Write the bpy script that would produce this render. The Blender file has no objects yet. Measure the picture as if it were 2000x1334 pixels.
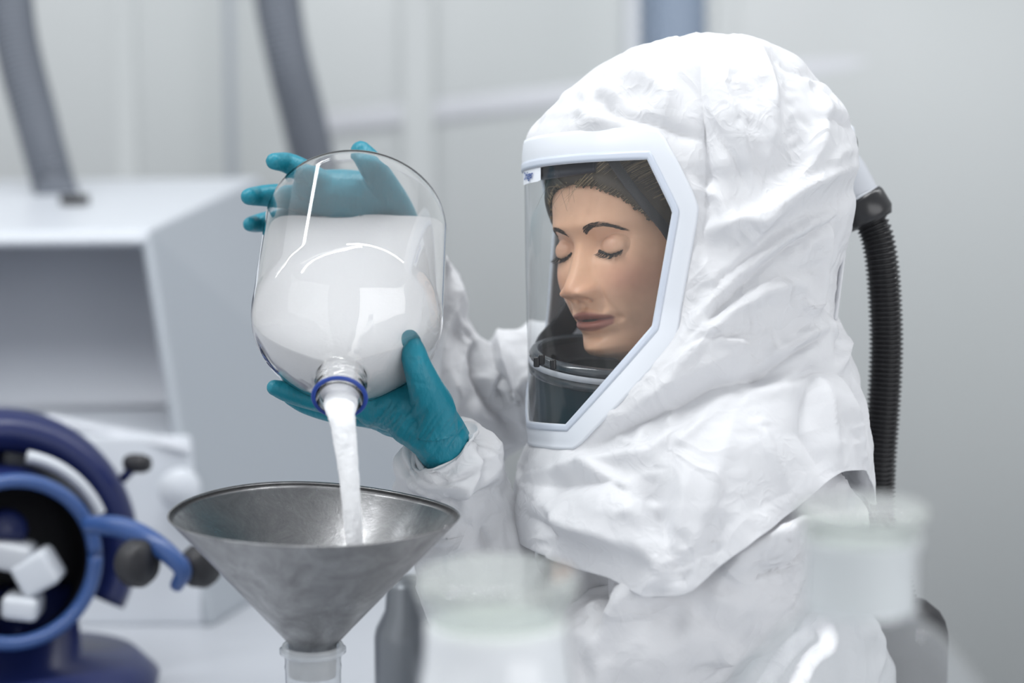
import bpy, math, random
import numpy as np
from mathutils import Vector, Matrix

random.seed(7); np.random.seed(7)
sc = bpy.context.scene
C = sc.collection

# ------------------------------------------------------------------ camera
FPX = 3889.0                      # focal length in pixels of the 2000 px frame (70 mm on 36 mm)
CAM = np.array([0.0, 0.0, 1.65]); PITCH = math.radians(7.5)
VW = np.array([0.0, math.cos(PITCH), -math.sin(PITCH)])
UPV = np.array([0.0, math.sin(PITCH), math.cos(PITCH)])
RT = np.array([1.0, 0.0, 0.0])
cd = bpy.data.cameras.new('camera'); cam = bpy.data.objects.new('camera', cd); C.objects.link(cam)
cam.location = CAM; cam.rotation_euler = (math.radians(90) - PITCH, 0, 0)
cd.lens = 70; cd.sensor_width = 36; cd.clip_start = 0.05
cd.dof.use_dof = True; cd.dof.focus_distance = 1.90; cd.dof.aperture_fstop = 2.1
sc.camera = cam

# ------------------------------------------------------------------ light
w = bpy.data.worlds.new('world'); sc.world = w; w.use_nodes = True
bg = w.node_tree.nodes['Background']; bg.inputs[0].default_value = (0.93, 0.965, 1.0, 1); bg.inputs[1].default_value = 0.84
def area(name, loc, target, sx, sy, power, col=(1, 1, 1)):
    l = bpy.data.lights.new(name, 'AREA'); l.shape = 'RECTANGLE'; l.size = sx; l.size_y = sy
    l.energy = power; l.color = col
    o = bpy.data.objects.new(name, l); C.objects.link(o); o.location = loc
    o.rotation_euler = (Vector(target) - Vector(loc)).to_track_quat('-Z', 'Y').to_euler()
    return o
area('ceiling_lamp', (-0.7, 1.6, 3.3), (0.1, 2.0, 1.3), 0.10, 2.6, 58, (0.97, 0.99, 1.0))
area('ceiling_lamp', (1.0, 2.5, 3.3), (0.4, 2.3, 1.3), 0.10, 2.6, 34, (0.97, 0.99, 1.0))
area('ceiling_lamp', (-2.2, 3.0, 3.3), (-1.0, 3.4, 0.8), 0.10, 2.6, 24, (0.95, 0.98, 1.0))
area('fill_light', (-4.0, -2.4, 2.2), (0.1, 2.0, 1.3), 5.0, 3.4, 40, (0.98, 0.985, 1.0))  # added fill from front left, no window there; brightens the face
area('fill_light', (4.2, -2.2, 1.7), (0.8, 4.4, 0.7), 6.0, 3.2, 190, (0.98, 0.985, 1.0))  # added fill from front right, no window there; lifts wall and hood
vs = sc.view_settings
vs.view_transform = 'Standard'; vs.look = 'None'; vs.exposure = -0.50; vs.gamma = 1.0; vs.use_curve_mapping = False
sc.cycles.use_denoising = True
sc.cycles.max_bounces = 16; sc.cycles.transmission_bounces = 14; sc.cycles.transparent_max_bounces = 24
sc.cycles.glossy_bounces = 6; sc.cycles.diffuse_bounces = 4

# ------------------------------------------------------------------ maths helpers
def P(px, py, d):
    """point in the room seen at pixel (px, py) at distance d along the view axis"""
    return CAM + d * VW + (px - 1000) / FPX * d * RT - (py - 667) / FPX * d * UPV
def proj(v):
    r = v - CAM; d = r @ VW
    return 1000 + FPX * (r @ RT) / d, 667 - FPX * (r @ UPV) / d, d
def catmull(pts, n):
    pts = np.asarray(pts, float)
    p = np.vstack([2 * pts[0] - pts[1], pts, 2 * pts[-1] - pts[-2]])
    m = len(pts) - 1; out = []
    for t in np.linspace(0, m, n):
        i = min(int(t), m - 1); u = t - i
        a, b, c, d = p[i], p[i + 1], p[i + 2], p[i + 3]
        out.append(0.5 * (2 * b + (c - a) * u + (2 * a - 5 * b + 4 * c - d) * u * u + (3 * b - a - 3 * c + d) * u ** 3))
    return np.array(out)
def sstep(a, b, x):
    t = np.clip((x - a) / (b - a), 0, 1); return t * t * (3 - 2 * t)
def pinterp(x, xs, ys):
    """smooth monotone-ish interpolation (cosine-free cubic Hermite)"""
    xs = np.asarray(xs, float); ys = np.asarray(ys, float)
    x = np.clip(np.asarray(x, float), xs[0], xs[-1])
    dx = np.diff(xs); s = np.diff(ys) / dx
    m = np.zeros_like(ys); m[0] = s[0]; m[-1] = s[-1]
    for i in range(1, len(ys) - 1):
        m[i] = 0 if s[i - 1] * s[i] <= 0 else 2 * s[i - 1] * s[i] / (s[i - 1] + s[i])
    i = np.clip(np.searchsorted(xs, x) - 1, 0, len(xs) - 2); h = dx[i]; t = (x - xs[i]) / h
    return ((2 * t ** 3 - 3 * t ** 2 + 1) * ys[i] + (t ** 3 - 2 * t ** 2 + t) * h * m[i]
            + (-2 * t ** 3 + 3 * t ** 2) * ys[i + 1] + (t ** 3 - t ** 2) * h * m[i + 1])
def _hash(ix, iy, iz, k):
    h = (ix * 374761393 + iy * 668265263 + iz * 2147483647 + k * 1274126177) & 0xFFFFFFFF
    h = ((h ^ (h >> 13)) * 1274126177) & 0xFFFFFFFF
    h = ((h ^ (h >> 15)) * 2246822519) & 0xFFFFFFFF
    return ((h ^ (h >> 16)) & 0xFFFFFF) / float(0xFFFFFF)
def noise3(p, seed=0):
    i = np.floor(p).astype(np.int64); f = p - i; u = f * f * (3 - 2 * f); r = 0
    for a in (0, 1):
        for b in (0, 1):
            for c in (0, 1):
                wgt = (u[:, 0] if a else 1 - u[:, 0]) * (u[:, 1] if b else 1 - u[:, 1]) * (u[:, 2] if c else 1 - u[:, 2])
                r = r + wgt * _hash(i[:, 0] + a, i[:, 1] + b, i[:, 2] + c, seed)
    return r * 2 - 1
def vor(p, seed=0):
    """F1 and F2 of a 3-D Voronoi pattern"""
    i = np.floor(p).astype(np.int64); f1 = np.full(len(p), 9.0); f2 = f1.copy()
    for a in (-1, 0, 1):
        for b in (-1, 0, 1):
            for c in (-1, 0, 1):
                j = i + (a, b, c)
                q = np.stack([j[:, k] + _hash(j[:, 0], j[:, 1], j[:, 2], seed + 11 * k + 1) for k in range(3)], 1)
                d = np.sqrt(((q - p) ** 2).sum(1))
                n2 = np.minimum(f2, np.maximum(d, f1)); f1 = np.minimum(f1, d); f2 = n2
    return f1, f2
def crumple(v, scale, seed=0, stretch=(1, 1, 1), warp=0.35):
    """creased paper: straight facets meeting in sharp ridges, about -0.5..0.5"""
    p = v * np.array(stretch) / scale
    wv = np.stack([noise3(p * 0.8 + 7.3 * k, seed + k) for k in range(3)], 1)
    f1, f2 = vor(p + warp * wv, seed)
    return np.clip(f2 - f1, 0, 0.9) - 0.35

def ridged(v, scale, seed=0, stretch=(1, 1, 1), warp=0.5, sharp=0.06):
    """long sharp creases between smooth hollows, about 0..1"""
    p = v * np.array(stretch) / scale
    wv = np.stack([noise3(p * 0.6 + 5.1 * k, seed + 20 + k) for k in range(3)], 1)
    n = noise3(p + warp * wv, seed)
    return 1 - np.sqrt(n * n + sharp * sharp * 0.2) * 1.5
# ------------------------------------------------------------------ mesh helpers
def link_mesh(name, verts, faces, mat=None, parent=None, smooth=True, cols=None):
    me = bpy.data.meshes.new(name)
    me.from_pydata(np.asarray(verts, float).tolist(), [], [tuple(int(a) for a in f) for f in faces])
    me.update()
    if smooth: me.polygons.foreach_set('use_smooth', [True] * len(me.polygons))
    o = bpy.data.objects.new(name, me); C.objects.link(o)
    if mat:
        for m_ in (mat if isinstance(mat, (list, tuple)) else [mat]): me.materials.append(m_)
    if parent: o.parent = parent; o.matrix_parent_inverse = Matrix.Translation(-Vector(parent.location))
    if cols is not None:
        ca = me.color_attributes.new('tint', 'FLOAT_COLOR', 'POINT')
        ca.data.foreach_set('color', np.hstack([cols, np.ones((len(cols), 1))]).ravel())
    return o
def gridfaces(n, m, wrap=True, off=0, flip=False):
    f = []
    for i in range(n - 1):
        for j in range(m if wrap else m - 1):
            k = (j + 1) % m
            q = (off + i * m + j, off + i * m + k, off + (i + 1) * m + k, off + (i + 1) * m + j)
            f.append(q[::-1] if flip else q)
    return f
class MB:
    """collects shapes of one mesh"""
    def __init__(s): s.v = []; s.f = []; s.n = 0
    def add(s, v, f):
        v = np.asarray(v, float); s.v.append(v); s.f += [tuple(a + s.n for a in q) for q in f]; s.n += len(v); return s
    def grid(s, G, wrap=True, caps=True, flip=False):
        n, m = G.shape[:2]; v = G.reshape(-1, 3); f = gridfaces(n, m, wrap, 0, flip)
        if caps and wrap:
            v = np.vstack([v, G[0].mean(0), G[-1].mean(0)]); a, b = n * m, n * m + 1
            for j in range(m):
                k = (j + 1) % m
                t1 = (a, k, j); t2 = (b, (n - 1) * m + j, (n - 1) * m + k)
                f.append(t1[::-1] if flip else t1); f.append(t2[::-1] if flip else t2)
        return s.add(v, f)
    def tube(s, pts, rad, n=None, m=16, caps=True, ref=None, sub=True):
        pts = np.asarray(pts, float); rad = np.asarray(rad, float)
        if rad.ndim == 0: rad = np.full(len(pts), float(rad))
        if rad.ndim == 1: rad = np.stack([rad, rad], 1)
        if n and sub:
            allp = catmull(np.hstack([pts, rad]), n); pts, rad = allp[:, :3], np.maximum(allp[:, 3:], 1e-4)
        return s.grid(sweep(pts, rad, m, ref), True, caps)
    def lathe(s, prof, org, axis, m=48, caps=False):
        return s.grid(lathe_grid(prof, org, axis, m), True, caps)
    def box(s, c, d, rot=None):
        c = np.asarray(c, float); d = np.asarray(d, float) / 2
        v = np.array([[x, y, z] for x in (-1, 1) for y in (-1, 1) for z in (-1, 1)]) * d
        if rot is not None: v = v @ np.array(rot).T
        return s.add(v + c, [(0, 1, 3, 2), (4, 6, 7, 5), (0, 4, 5, 1), (2, 3, 7, 6), (0, 2, 6, 4), (1, 5, 7, 3)])
    def build(s, name, mat=None, parent=None, smooth=True, bevel=0, seg=2):
        o = link_mesh(name, np.vstack(s.v), s.f, mat, parent, smooth)
        if bevel:
            b = o.modifiers.new('b', 'BEVEL'); b.width = bevel; b.segments = seg; b.limit_method = 'ANGLE'; b.angle_limit = math.radians(40)
            o.modifiers.new('w', 'WEIGHTED_NORMAL')
        return o
def sweep(pts, rad, m=16, ref=None):
    n = len(pts); T = np.gradient(pts, axis=0); T /= np.linalg.norm(T, axis=1)[:, None] + 1e-12
    r = np.array(ref if ref is not None else (0, 0, 1.0), float)
    if ref is None and abs(T[0] @ r) > 0.9: r = np.array([1.0, 0, 0])
    out = np.zeros((n, m, 3)); a = np.linspace(0, 2 * np.pi, m, endpoint=False)
    N = r - (r @ T[0]) * T[0]; N /= np.linalg.norm(N)
    for i in range(n):
        N = (r if ref is not None else N) - ((r if ref is not None else N) @ T[i]) * T[i]; N /= np.linalg.norm(N) + 1e-12
        B = np.cross(T[i], N)
        out[i] = pts[i] + np.cos(a)[:, None] * N * rad[i, 0] + np.sin(a)[:, None] * B * rad[i, 1]
    return out
def lathe_grid(prof, org, axis, m=48):
    prof = np.asarray(prof, float); ax = np.asarray(axis, float); ax = ax / np.linalg.norm(ax)
    r = np.array([1.0, 0, 0]) if abs(ax[0]) < 0.9 else np.array([0, 1.0, 0])
    N = r - (r @ ax) * ax; N /= np.linalg.norm(N); B = np.cross(ax, N)
    a = np.linspace(0, 2 * np.pi, m, endpoint=False)
    ring = np.cos(a)[:, None] * N + np.sin(a)[:, None] * B
    return np.asarray(org) + prof[:, 1][:, None, None] * ax + prof[:, 0][:, None, None] * ring[None]
def normals(G, wrap=True):
    if wrap: dj = np.roll(G, -1, 1) - np.roll(G, 1, 1)
    else: dj = np.gradient(G, axis=1)
    di = np.gradient(G, axis=0); n = np.cross(dj, di)
    return n / (np.linalg.norm(n, axis=2)[..., None] + 1e-12)
def fuse(mb, name, voxel, mat, parent=None, smooth=4, after=None):
    """blend overlapping shapes into one continuous skin"""
    o = mb.build(name)
    r = o.modifiers.new('r', 'REMESH'); r.mode = 'VOXEL'; r.voxel_size = voxel
    s = o.modifiers.new('s', 'SMOOTH'); s.factor = 0.5; s.iterations = smooth
    dg = bpy.context.evaluated_depsgraph_get(); dg.update()
    me = bpy.data.meshes.new_from_object(o.evaluated_get(dg)); old = o.data
    n = len(me.vertices); v = np.zeros(n * 3); me.vertices.foreach_get('co', v); v = v.reshape(-1, 3)
    nn = np.zeros(n * 3); me.vertex_normals.foreach_get('vector', nn); nn = nn.reshape(-1, 3)
    if after is not None: v = after(v, nn)
    me.vertices.foreach_set('co', v.ravel()); me.polygons.foreach_set('use_smooth', [True] * len(me.polygons)); me.update()
    bpy.data.objects.remove(o); bpy.data.meshes.remove(old)
    me.name = name; me.materials.clear(); me.materials.append(mat)
    o = bpy.data.objects.new(name, me); C.objects.link(o)
    if parent: o.parent = parent; o.matrix_parent_inverse = Matrix.Translation(-Vector(parent.location))
    return o
def thing(name, label, cat, loc, group=None):
    o = bpy.data.objects.new(name, None); C.objects.link(o); o.location = loc; o.empty_display_size = 0.05
    tag(o, label, cat, group); return o
def tag(o, label=None, cat=None, group=None, kind=None):
    if label: o['label'] = label
    if cat: o['category'] = cat
    if group: o['group'] = group
    if kind: o['kind'] = kind
    return o
def struct(o): o['kind'] = 'structure'; return o

# ------------------------------------------------------------------ materials
def mat(name, col, rough=0.5, metal=0.0, **k):
    m = bpy.data.materials.new(name); m.use_nodes = True; b = m.node_tree.nodes['Principled BSDF']
    b.inputs['Base Color'].default_value = (*col, 1); b.inputs['Roughness'].default_value = rough; b.inputs['Metallic'].default_value = metal
    for kk, vv in k.items():
        b.inputs[kk.replace('_', ' ')].default_value = vv
    return m
def N(m, t, **k):
    n = m.node_tree.nodes.new(t)
    for a, b in k.items():
        if hasattr(n, a) and not a[0].isupper(): setattr(n, a, b)
        else: n.inputs[a.replace('_', ' ')].default_value = b
    return n
def L(m, a, ai, b, bi): m.node_tree.links.new(a.outputs[ai], b.inputs[bi])
def ramp(m, stops):
    r = N(m, 'ShaderNodeValToRGB'); e = r.color_ramp.elements
    while len(e) < len(stops): e.new(0.5)
    for x, (p, c) in zip(e, stops): x.position = p; x.color = (*c, 1)
    return r
def bsdf(m): return m.node_tree.nodes['Principled BSDF']
def bump_noise(m, scale, strength, dist=0.002, detail=4, stretch=None, rot=(0, 0, 0), tex='ShaderNodeTexNoise', distortion=0.0):
    tc = N(m, 'ShaderNodeTexCoord'); mp = N(m, 'ShaderNodeMapping'); L(m, tc, 'Object', mp, 'Vector')
    mp.inputs['Rotation'].default_value = rot
    if stretch: mp.inputs['Scale'].default_value = stretch
    t = N(m, tex); t.inputs['Scale'].default_value = scale
    if tex == 'ShaderNodeTexNoise': t.inputs['Detail'].default_value = detail; t.inputs['Distortion'].default_value = distortion
    L(m, mp, 0, t, 'Vector')
    b = N(m, 'ShaderNodeBump'); b.inputs['Strength'].default_value = strength; b.inputs['Distance'].default_value = dist
    L(m, t, 0, b, 'Height')
    for old in list(m.node_tree.links):
        if old.to_node == bsdf(m) and old.to_socket.name == 'Normal': L(m, old.from_node, 0, b, 'Normal')
    L(m, b, 0, bsdf(m), 'Normal'); return b
def colour_noise(m, scale, c1, c2, detail=5, stretch=None, lo=0.35, hi=0.65):
    tc = N(m, 'ShaderNodeTexCoord'); mp = N(m, 'ShaderNodeMapping'); L(m, tc, 'Object', mp, 'Vector')
    if stretch: mp.inputs['Scale'].default_value = stretch
    t = N(m, 'ShaderNodeTexNoise'); t.inputs['Scale'].default_value = scale; t.inputs['Detail'].default_value = detail
    L(m, mp, 0, t, 'Vector'); r = ramp(m, [(lo, c1), (hi, c2)]); L(m, t, 0, r, 0); L(m, r, 0, bsdf(m), 'Base Color'); return r

def tyvek_mat(name, col, trans):
    m = mat(name, col, 0.5); b = bsdf(m)
    b.inputs['Specular IOR Level'].default_value = 0.35
    tc = N(m, 'ShaderNodeTexCoord')
    vo = N(m, 'ShaderNodeTexVoronoi'); vo.feature = 'DISTANCE_TO_EDGE'; vo.inputs['Scale'].default_value = 34
    no = N(m, 'ShaderNodeTexNoise'); no.inputs['Scale'].default_value = 14; no.inputs['Detail'].default_value = 3
    mx = N(m, 'ShaderNodeMixRGB'); mx.blend_type = 'ADD'; mx.inputs[0].default_value = 0.06
    L(m, tc, 'Object', no, 'Vector'); L(m, tc, 'Object', mx, 1); L(m, no, 1, mx, 2); L(m, mx, 0, vo, 'Vector')
    mr = N(m, 'ShaderNodeMath', operation='MINIMUM'); mr.inputs[1].default_value = 0.22; L(m, vo, 0, mr, 0)
    bp = N(m, 'ShaderNodeBump'); bp.inputs['Strength'].default_value = 0.10; bp.inputs['Distance'].default_value = 0.006; L(m, mr, 0, bp, 'Height')
    for sc_, st_, off in ((17, 0.30, 0.010), (46, 0.24, 0.004)):
        nr_ = N(m, 'ShaderNodeTexNoise'); nr_.inputs['Scale'].default_value = sc_; nr_.inputs['Detail'].default_value = 1.5; nr_.inputs['Distortion'].default_value = 0.9
        L(m, tc, 'Object', nr_, 'Vector'); su = N(m, 'ShaderNodeMath', operation='SUBTRACT'); su.inputs[1].default_value = 0.5; L(m, nr_, 0, su, 0)
        ab = N(m, 'ShaderNodeMath', operation='ABSOLUTE'); L(m, su, 0, ab, 0); mi = N(m, 'ShaderNodeMath', operation='MINIMUM'); mi.inputs[1].default_value = 0.12; L(m, ab, 0, mi, 0)
        bq = N(m, 'ShaderNodeBump'); bq.inputs['Strength'].default_value = st_; bq.inputs['Distance'].default_value = off * 4; bq.invert = True; L(m, mi, 0, bq, 'Height'); mk = N(m, 'ShaderNodeTexNoise'); mk.inputs['Scale'].default_value = 7 + sc_ * 0.1; L(m, tc, 'Object', mk, 'Vector'); mr_ = N(m, 'ShaderNodeMapRange'); mr_.inputs[1].default_value = 0.42; mr_.inputs[2].default_value = 0.62; mr_.inputs[3].default_value = st_ * 0.15; mr_.inputs[4].default_value = st_ * 1.3; L(m, mk, 0, mr_, 0); L(m, mr_, 0, bq, 'Strength'); L(m, bp, 0, bq, 'Normal'); bp = bq
    n2 = N(m, 'ShaderNodeTexNoise'); n2.inputs['Scale'].default_value = 420; n2.inputs['Detail'].default_value = 3; L(m, tc, 'Object', n2, 'Vector')
    b2 = N(m, 'ShaderNodeBump'); b2.inputs['Strength'].default_value = 0.12; b2.inputs['Distance'].default_value = 0.0006; L(m, n2, 0, b2, 'Height'); L(m, bp, 0, b2, 'Normal')
    L(m, b2, 0, b, 'Normal')
    t = N(m, 'ShaderNodeBsdfTranslucent'); t.inputs[0].default_value = (*col, 1); L(m, b2, 0, t, 'Normal')
    ms = N(m, 'ShaderNodeMixShader'); ms.inputs[0].default_value = trans
    out = m.node_tree.nodes['Material Output']; L(m, b, 0, ms, 1); L(m, t, 0, ms, 2); L(m, ms, 0, out, 'Surface')
    return m
M_TYV = tyvek_mat('white_suit_fabric', (0.88, 0.885, 0.905), 0.32)
M_FRAME = mat('white_vinyl', (0.72, 0.75, 0.80), 0.35, Specular_IOR_Level=0.5)
def clear_sheet(name, tint, gloss_rough=0.03, refl=1.0, haze=0.0):
    """thin clear sheet: straight-through light plus a Fresnel reflection"""
    m = bpy.data.materials.new(name); m.use_nodes = True; nt = m.node_tree; nt.nodes.remove(nt.nodes['Principled BSDF'])
    out = nt.nodes['Material Output']
    tr = N(m, 'ShaderNodeBsdfTransparent'); tr.inputs[0].default_value = (*tint, 1)
    gl = N(m, 'ShaderNodeBsdfGlossy'); gl.inputs['Roughness'].default_value = gloss_rough
    df = N(m, 'ShaderNodeBsdfDiffuse'); df.inputs[0].default_value = (0.9, 0.92, 0.94, 1)
    fr = N(m, 'ShaderNodeFresnel'); ge = N(m, 'ShaderNodeNewGeometry')     # same reflection from either side of the sheet
    io = N(m, 'ShaderNodeMath', operation='MULTIPLY_ADD'); io.inputs[1].default_value = 1 / 1.5 - 1.5; io.inputs[2].default_value = 1.5
    L(m, ge, 'Backfacing', io, 0); L(m, io, 0, fr, 0)
    mu = N(m, 'ShaderNodeMath', operation='MULTIPLY'); mu.inputs[1].default_value = refl; L(m, fr, 0, mu, 0)
    m0 = N(m, 'ShaderNodeMixShader'); m0.inputs[0].default_value = haze; L(m, tr, 0, m0, 1); L(m, df, 0, m0, 2)
    ms = N(m, 'ShaderNodeMixShader'); L(m, mu, 0, ms, 0); L(m, m0, 0, ms, 1); L(m, gl, 0, ms, 2); L(m, ms, 0, out, 'Surface')
    return m
M_VISOR = clear_sheet('clear_visor_film', (0.955, 0.965, 0.97), 0.10, 0.8, 0.02)
M_GLASS = mat('bottle_glass', (1, 1, 1), 0.0, Transmission_Weight=1.0, IOR=1.47)
M_GLASS_TINT = clear_sheet('thin_lab_glass', (0.95, 0.96, 0.965), 0.05, 1.7, 0.10)
M_FROST = clear_sheet('frosted_glass', (0.86, 0.90, 0.90), 0.25, 1.2, 0.55)
M_STOP = clear_sheet('greenish_glass', (0.89, 0.915, 0.88), 0.08, 1.6, 0.22)
M_POWDER = mat('white_powder', (0.93, 0.935, 0.95), 0.9, Specular_IOR_Level=0.1)
bump_noise(M_POWDER, 260, 0.25, 0.001)
M_STREAM = mat('falling_powder', (0.92, 0.93, 0.95), 0.9, Specular_IOR_Level=0.1)
bump_noise(M_STREAM, 900, 0.5, 0.0012)
M_BLUE = mat('blue_ring', (0.02, 0.06, 0.32), 0.3)
M_GLOVE = mat('teal_nitrile', (0.008, 0.20, 0.275), 0.42, Specular_IOR_Level=0.4)
bump_noise(M_GLOVE, 70, 0.55, 0.003, 3, (3.0, 0.6, 1.4), (0, 0.7, 0)); bump_noise(M_GLOVE, 700, 0.15, 0.0005)
M_STEEL = mat('worn_steel', (0.5, 0.5, 0.51), 0.36, 0.9)
def steel_setup(m):
    b = bsdf(m); tc = N(m, 'ShaderNodeTexCoord')
    n1 = N(m, 'ShaderNodeTexNoise'); n1.inputs['Scale'].default_value = 26; n1.inputs['Detail'].default_value = 10; n1.inputs['Roughness'].default_value = 0.75
    n1.inputs['Distortion'].default_value = 0.6; L(m, tc, 'Object', n1, 'Vector')
    r = ramp(m, [(0.30, (0.20, 0.20, 0.205)), (0.50, (0.31, 0.31, 0.315)), (0.72, (0.46, 0.46, 0.465))]); L(m, n1, 0, r, 0); L(m, r, 0, b, 'Base Color')
    r2 = ramp(m, [(0.3, (0.42, 0.42, 0.42)), (0.7, (0.24, 0.24, 0.24))]); L(m, n1, 0, r2, 0); L(m, r2, 0, b, 'Roughness')
    n2 = N(m, 'ShaderNodeTexNoise'); n2.inputs['Scale'].default_value = 300; n2.inputs['Detail'].default_value = 6; L(m, tc, 'Object', n2, 'Vector')
    bp = N(m, 'ShaderNodeBump'); bp.inputs['Strength'].default_value = 0.14; bp.inputs['Distance'].default_value = 0.001; L(m, n2, 0, bp, 'Height'); L(m, bp, 0, b, 'Normal')
steel_setup(M_STEEL)
M_BLACK = mat('black_rubber', (0.012, 0.012, 0.014), 0.28, Specular_IOR_Level=0.6)
M_BLACKM = mat('matt_black', (0.018, 0.018, 0.022), 0.5)
M_GREYP = mat('grey_plastic', (0.52, 0.54, 0.58), 0.4)
M_WALL = mat('wall_panel', (0.56, 0.585, 0.59), 0.35)
colour_noise(M_WALL, 1.2, (0.57, 0.595, 0.595), (0.63, 0.645, 0.65), 2, (1, 1, 0.35))
M_WPIPE = mat('white_trim', (0.66, 0.68, 0.72), 0.35)
M_HOSEG = mat('grey_ducting', (0.13, 0.145, 0.175), 0.45)
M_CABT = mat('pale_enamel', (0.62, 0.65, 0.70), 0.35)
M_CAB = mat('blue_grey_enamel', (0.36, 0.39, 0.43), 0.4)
M_CABIN = mat('recess_steel', (0.58, 0.60, 0.65), 0.35)
M_BENCH = mat('bench_laminate', (0.47, 0.49, 0.53), 0.3)
M_FLOOR = mat('floor_coating', (0.70, 0.72, 0.74), 0.4)
M_NAVY = mat('navy_enamel', (0.012, 0.02, 0.095), 0.3)
M_CLAMP = mat('blue_enamel', (0.035, 0.085, 0.25), 0.3)
M_PLAST = clear_sheet('cloudy_plastic', (0.80, 0.83, 0.86), 0.12, 1.2, 0.40)
M_HAIR = mat('brown_hair', (0.07, 0.05, 0.03), 0.45)
M_HAIRL = mat('light_brown_hair', (0.27, 0.205, 0.12), 0.4)
M_HAIRM = mat('mid_brown_hair', (0.13, 0.095, 0.055), 0.4)
colour_noise(M_HAIR, 40, (0.045, 0.032, 0.02), (0.075, 0.055, 0.033), 3, (1, 1, 1))
M_LASH = mat('lash', (0.012, 0.008, 0.007), 0.6)
M_TEALC = mat('dark_teal_cloth', (0.012, 0.04, 0.055), 0.8)
M_SKIN = mat('skin', (0.62, 0.38, 0.27), 0.42, Specular_IOR_Level=0.4)
def skin_setup(m):
    b = bsdf(m); a = N(m, 'ShaderNodeVertexColor'); a.layer_name = 'tint'
    n = N(m, 'ShaderNodeTexNoise'); n.inputs['Scale'].default_value = 90; n.inputs['Detail'].default_value = 5
    tc = N(m, 'ShaderNodeTexCoord'); L(m, tc, 'Object', n, 'Vector')
    r = ramp(m, [(0.3, (0.93, 0.91, 0.90)), (0.7, (1.0, 1.0, 1.0))]); L(m, n, 0, r, 0)
    x = N(m, 'ShaderNodeMixRGB'); x.blend_type = 'MULTIPLY'; x.inputs[0].default_value = 1; L(m, a, 0, x, 1); L(m, r, 0, x, 2); L(m, x, 0, b, 'Base Color')
    b.inputs['Subsurface Weight'].default_value = 0.12; b.inputs['Subsurface Radius'].default_value = (0.9, 0.35, 0.2); b.inputs['Subsurface Scale'].default_value = 0.006
    n3 = N(m, 'ShaderNodeTexNoise'); n3.inputs['Scale'].default_value = 900; L(m, tc, 'Object', n3, 'Vector')
    bp = N(m, 'ShaderNodeBump'); bp.inputs['Strength'].default_value = 0.12; bp.inputs['Distance'].default_value = 0.0006; L(m, n3, 0, bp, 'Height'); L(m, bp, 0, b, 'Normal')
skin_setup(M_SKIN)

# ================================================================== SETTING
BZ = 0.98; TZ = 0.88                          # bench and table heights
b = MB(); b.box((0, 2.5, -0.05), (7.5, 6.6, 0.1)); struct(b.build('floor', M_FLOOR))
b = MB(); b.box((0, 4.75, 1.75), (7.5, 0.1, 3.5)); struct(b.build('wall_back', M_WALL))
def wall_px(px, d=4.69): return (px - 1000) / FPX * d
# panel joints and posts on the back wall
for i, (px, wd, th) in enumerate([(818, 0.075, 0.02), (1232, 0.03, 0.02), (1412, 0.05, 0.012), (250, 0.05, 0.006)]):
    b = MB(); b.box((wall_px(px), 4.70 - th / 2, 1.75), (wd, th, 3.5))
    struct(b.build('trim_%d' % (i + 1), M_WALL if i != 1 else M_WPIPE, bevel=0.004))
b = MB(); b.tube([(wall_px(452, 4.6), 4.62, 0.0), (wall_px(452, 4.6), 4.62, 3.5)], 0.011, m=16)
tag(b.build('wall_pipe', M_CAB), 'thin grey vertical pipe on back wall between the two left ducting hoses', 'pipe')
a0 = P(560, 250, 4.66); a1 = P(2150, 66, 4.66)
b = MB(); b.tube([a0, a1], [[0.026, 0.006]] * 2, m=12)
tag(b.build('wall_conduit', mat('conduit_paint', (0.73, 0.74, 0.78), 0.5), smooth=True), 'pale slanting conduit running along the back wall behind the hood', 'conduit')
o = MB(); p = P(1502, 40, 4.69); o.lathe([(0.0, -0.004), (0.012, -0.004), (0.018, 0.0)], p, (0, -1, 0), 20)  # stain on the wall, modelled as a low raised disc
tag(o.build('wall_stain', mat('tan_stain', (0.62, 0.47, 0.27), 0.6)), 'small tan stain on the back wall, upper right of the hood', 'wall stain')

# bench: L-shaped worktop and its base
def bench(name, x0, x1, y0, y1, lab, BZ=BZ):
    t = thing(name, lab, 'bench', ((x0 + x1) / 2, (y0 + y1) / 2, 0))
    b = MB(); b.box(((x0 + x1) / 2, (y0 + y1) / 2, BZ - 0.02), (x1 - x0, y1 - y0, 0.04)); b.build('worktop', M_BENCH, t, bevel=0.004)
    for sx in (x0 + 0.05, x1 - 0.05):
        for sy in (y0 + 0.05, y1 - 0.05):
            b = MB(); b.box((sx, sy, (BZ - 0.04) / 2), (0.05, 0.05, BZ - 0.04)); b.build('leg', M_CAB, t, bevel=0.004)
    return t
bench('lab_bench', -1.5, 1.1, 0.75, 1.52, 'pale laminate bench in front carrying the jar and flask')
bench('lab_table', -1.9, -0.02, 1.54, 3.9, 'pale blue-grey table under the funnel and the blue ring machine', TZ)

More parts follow.
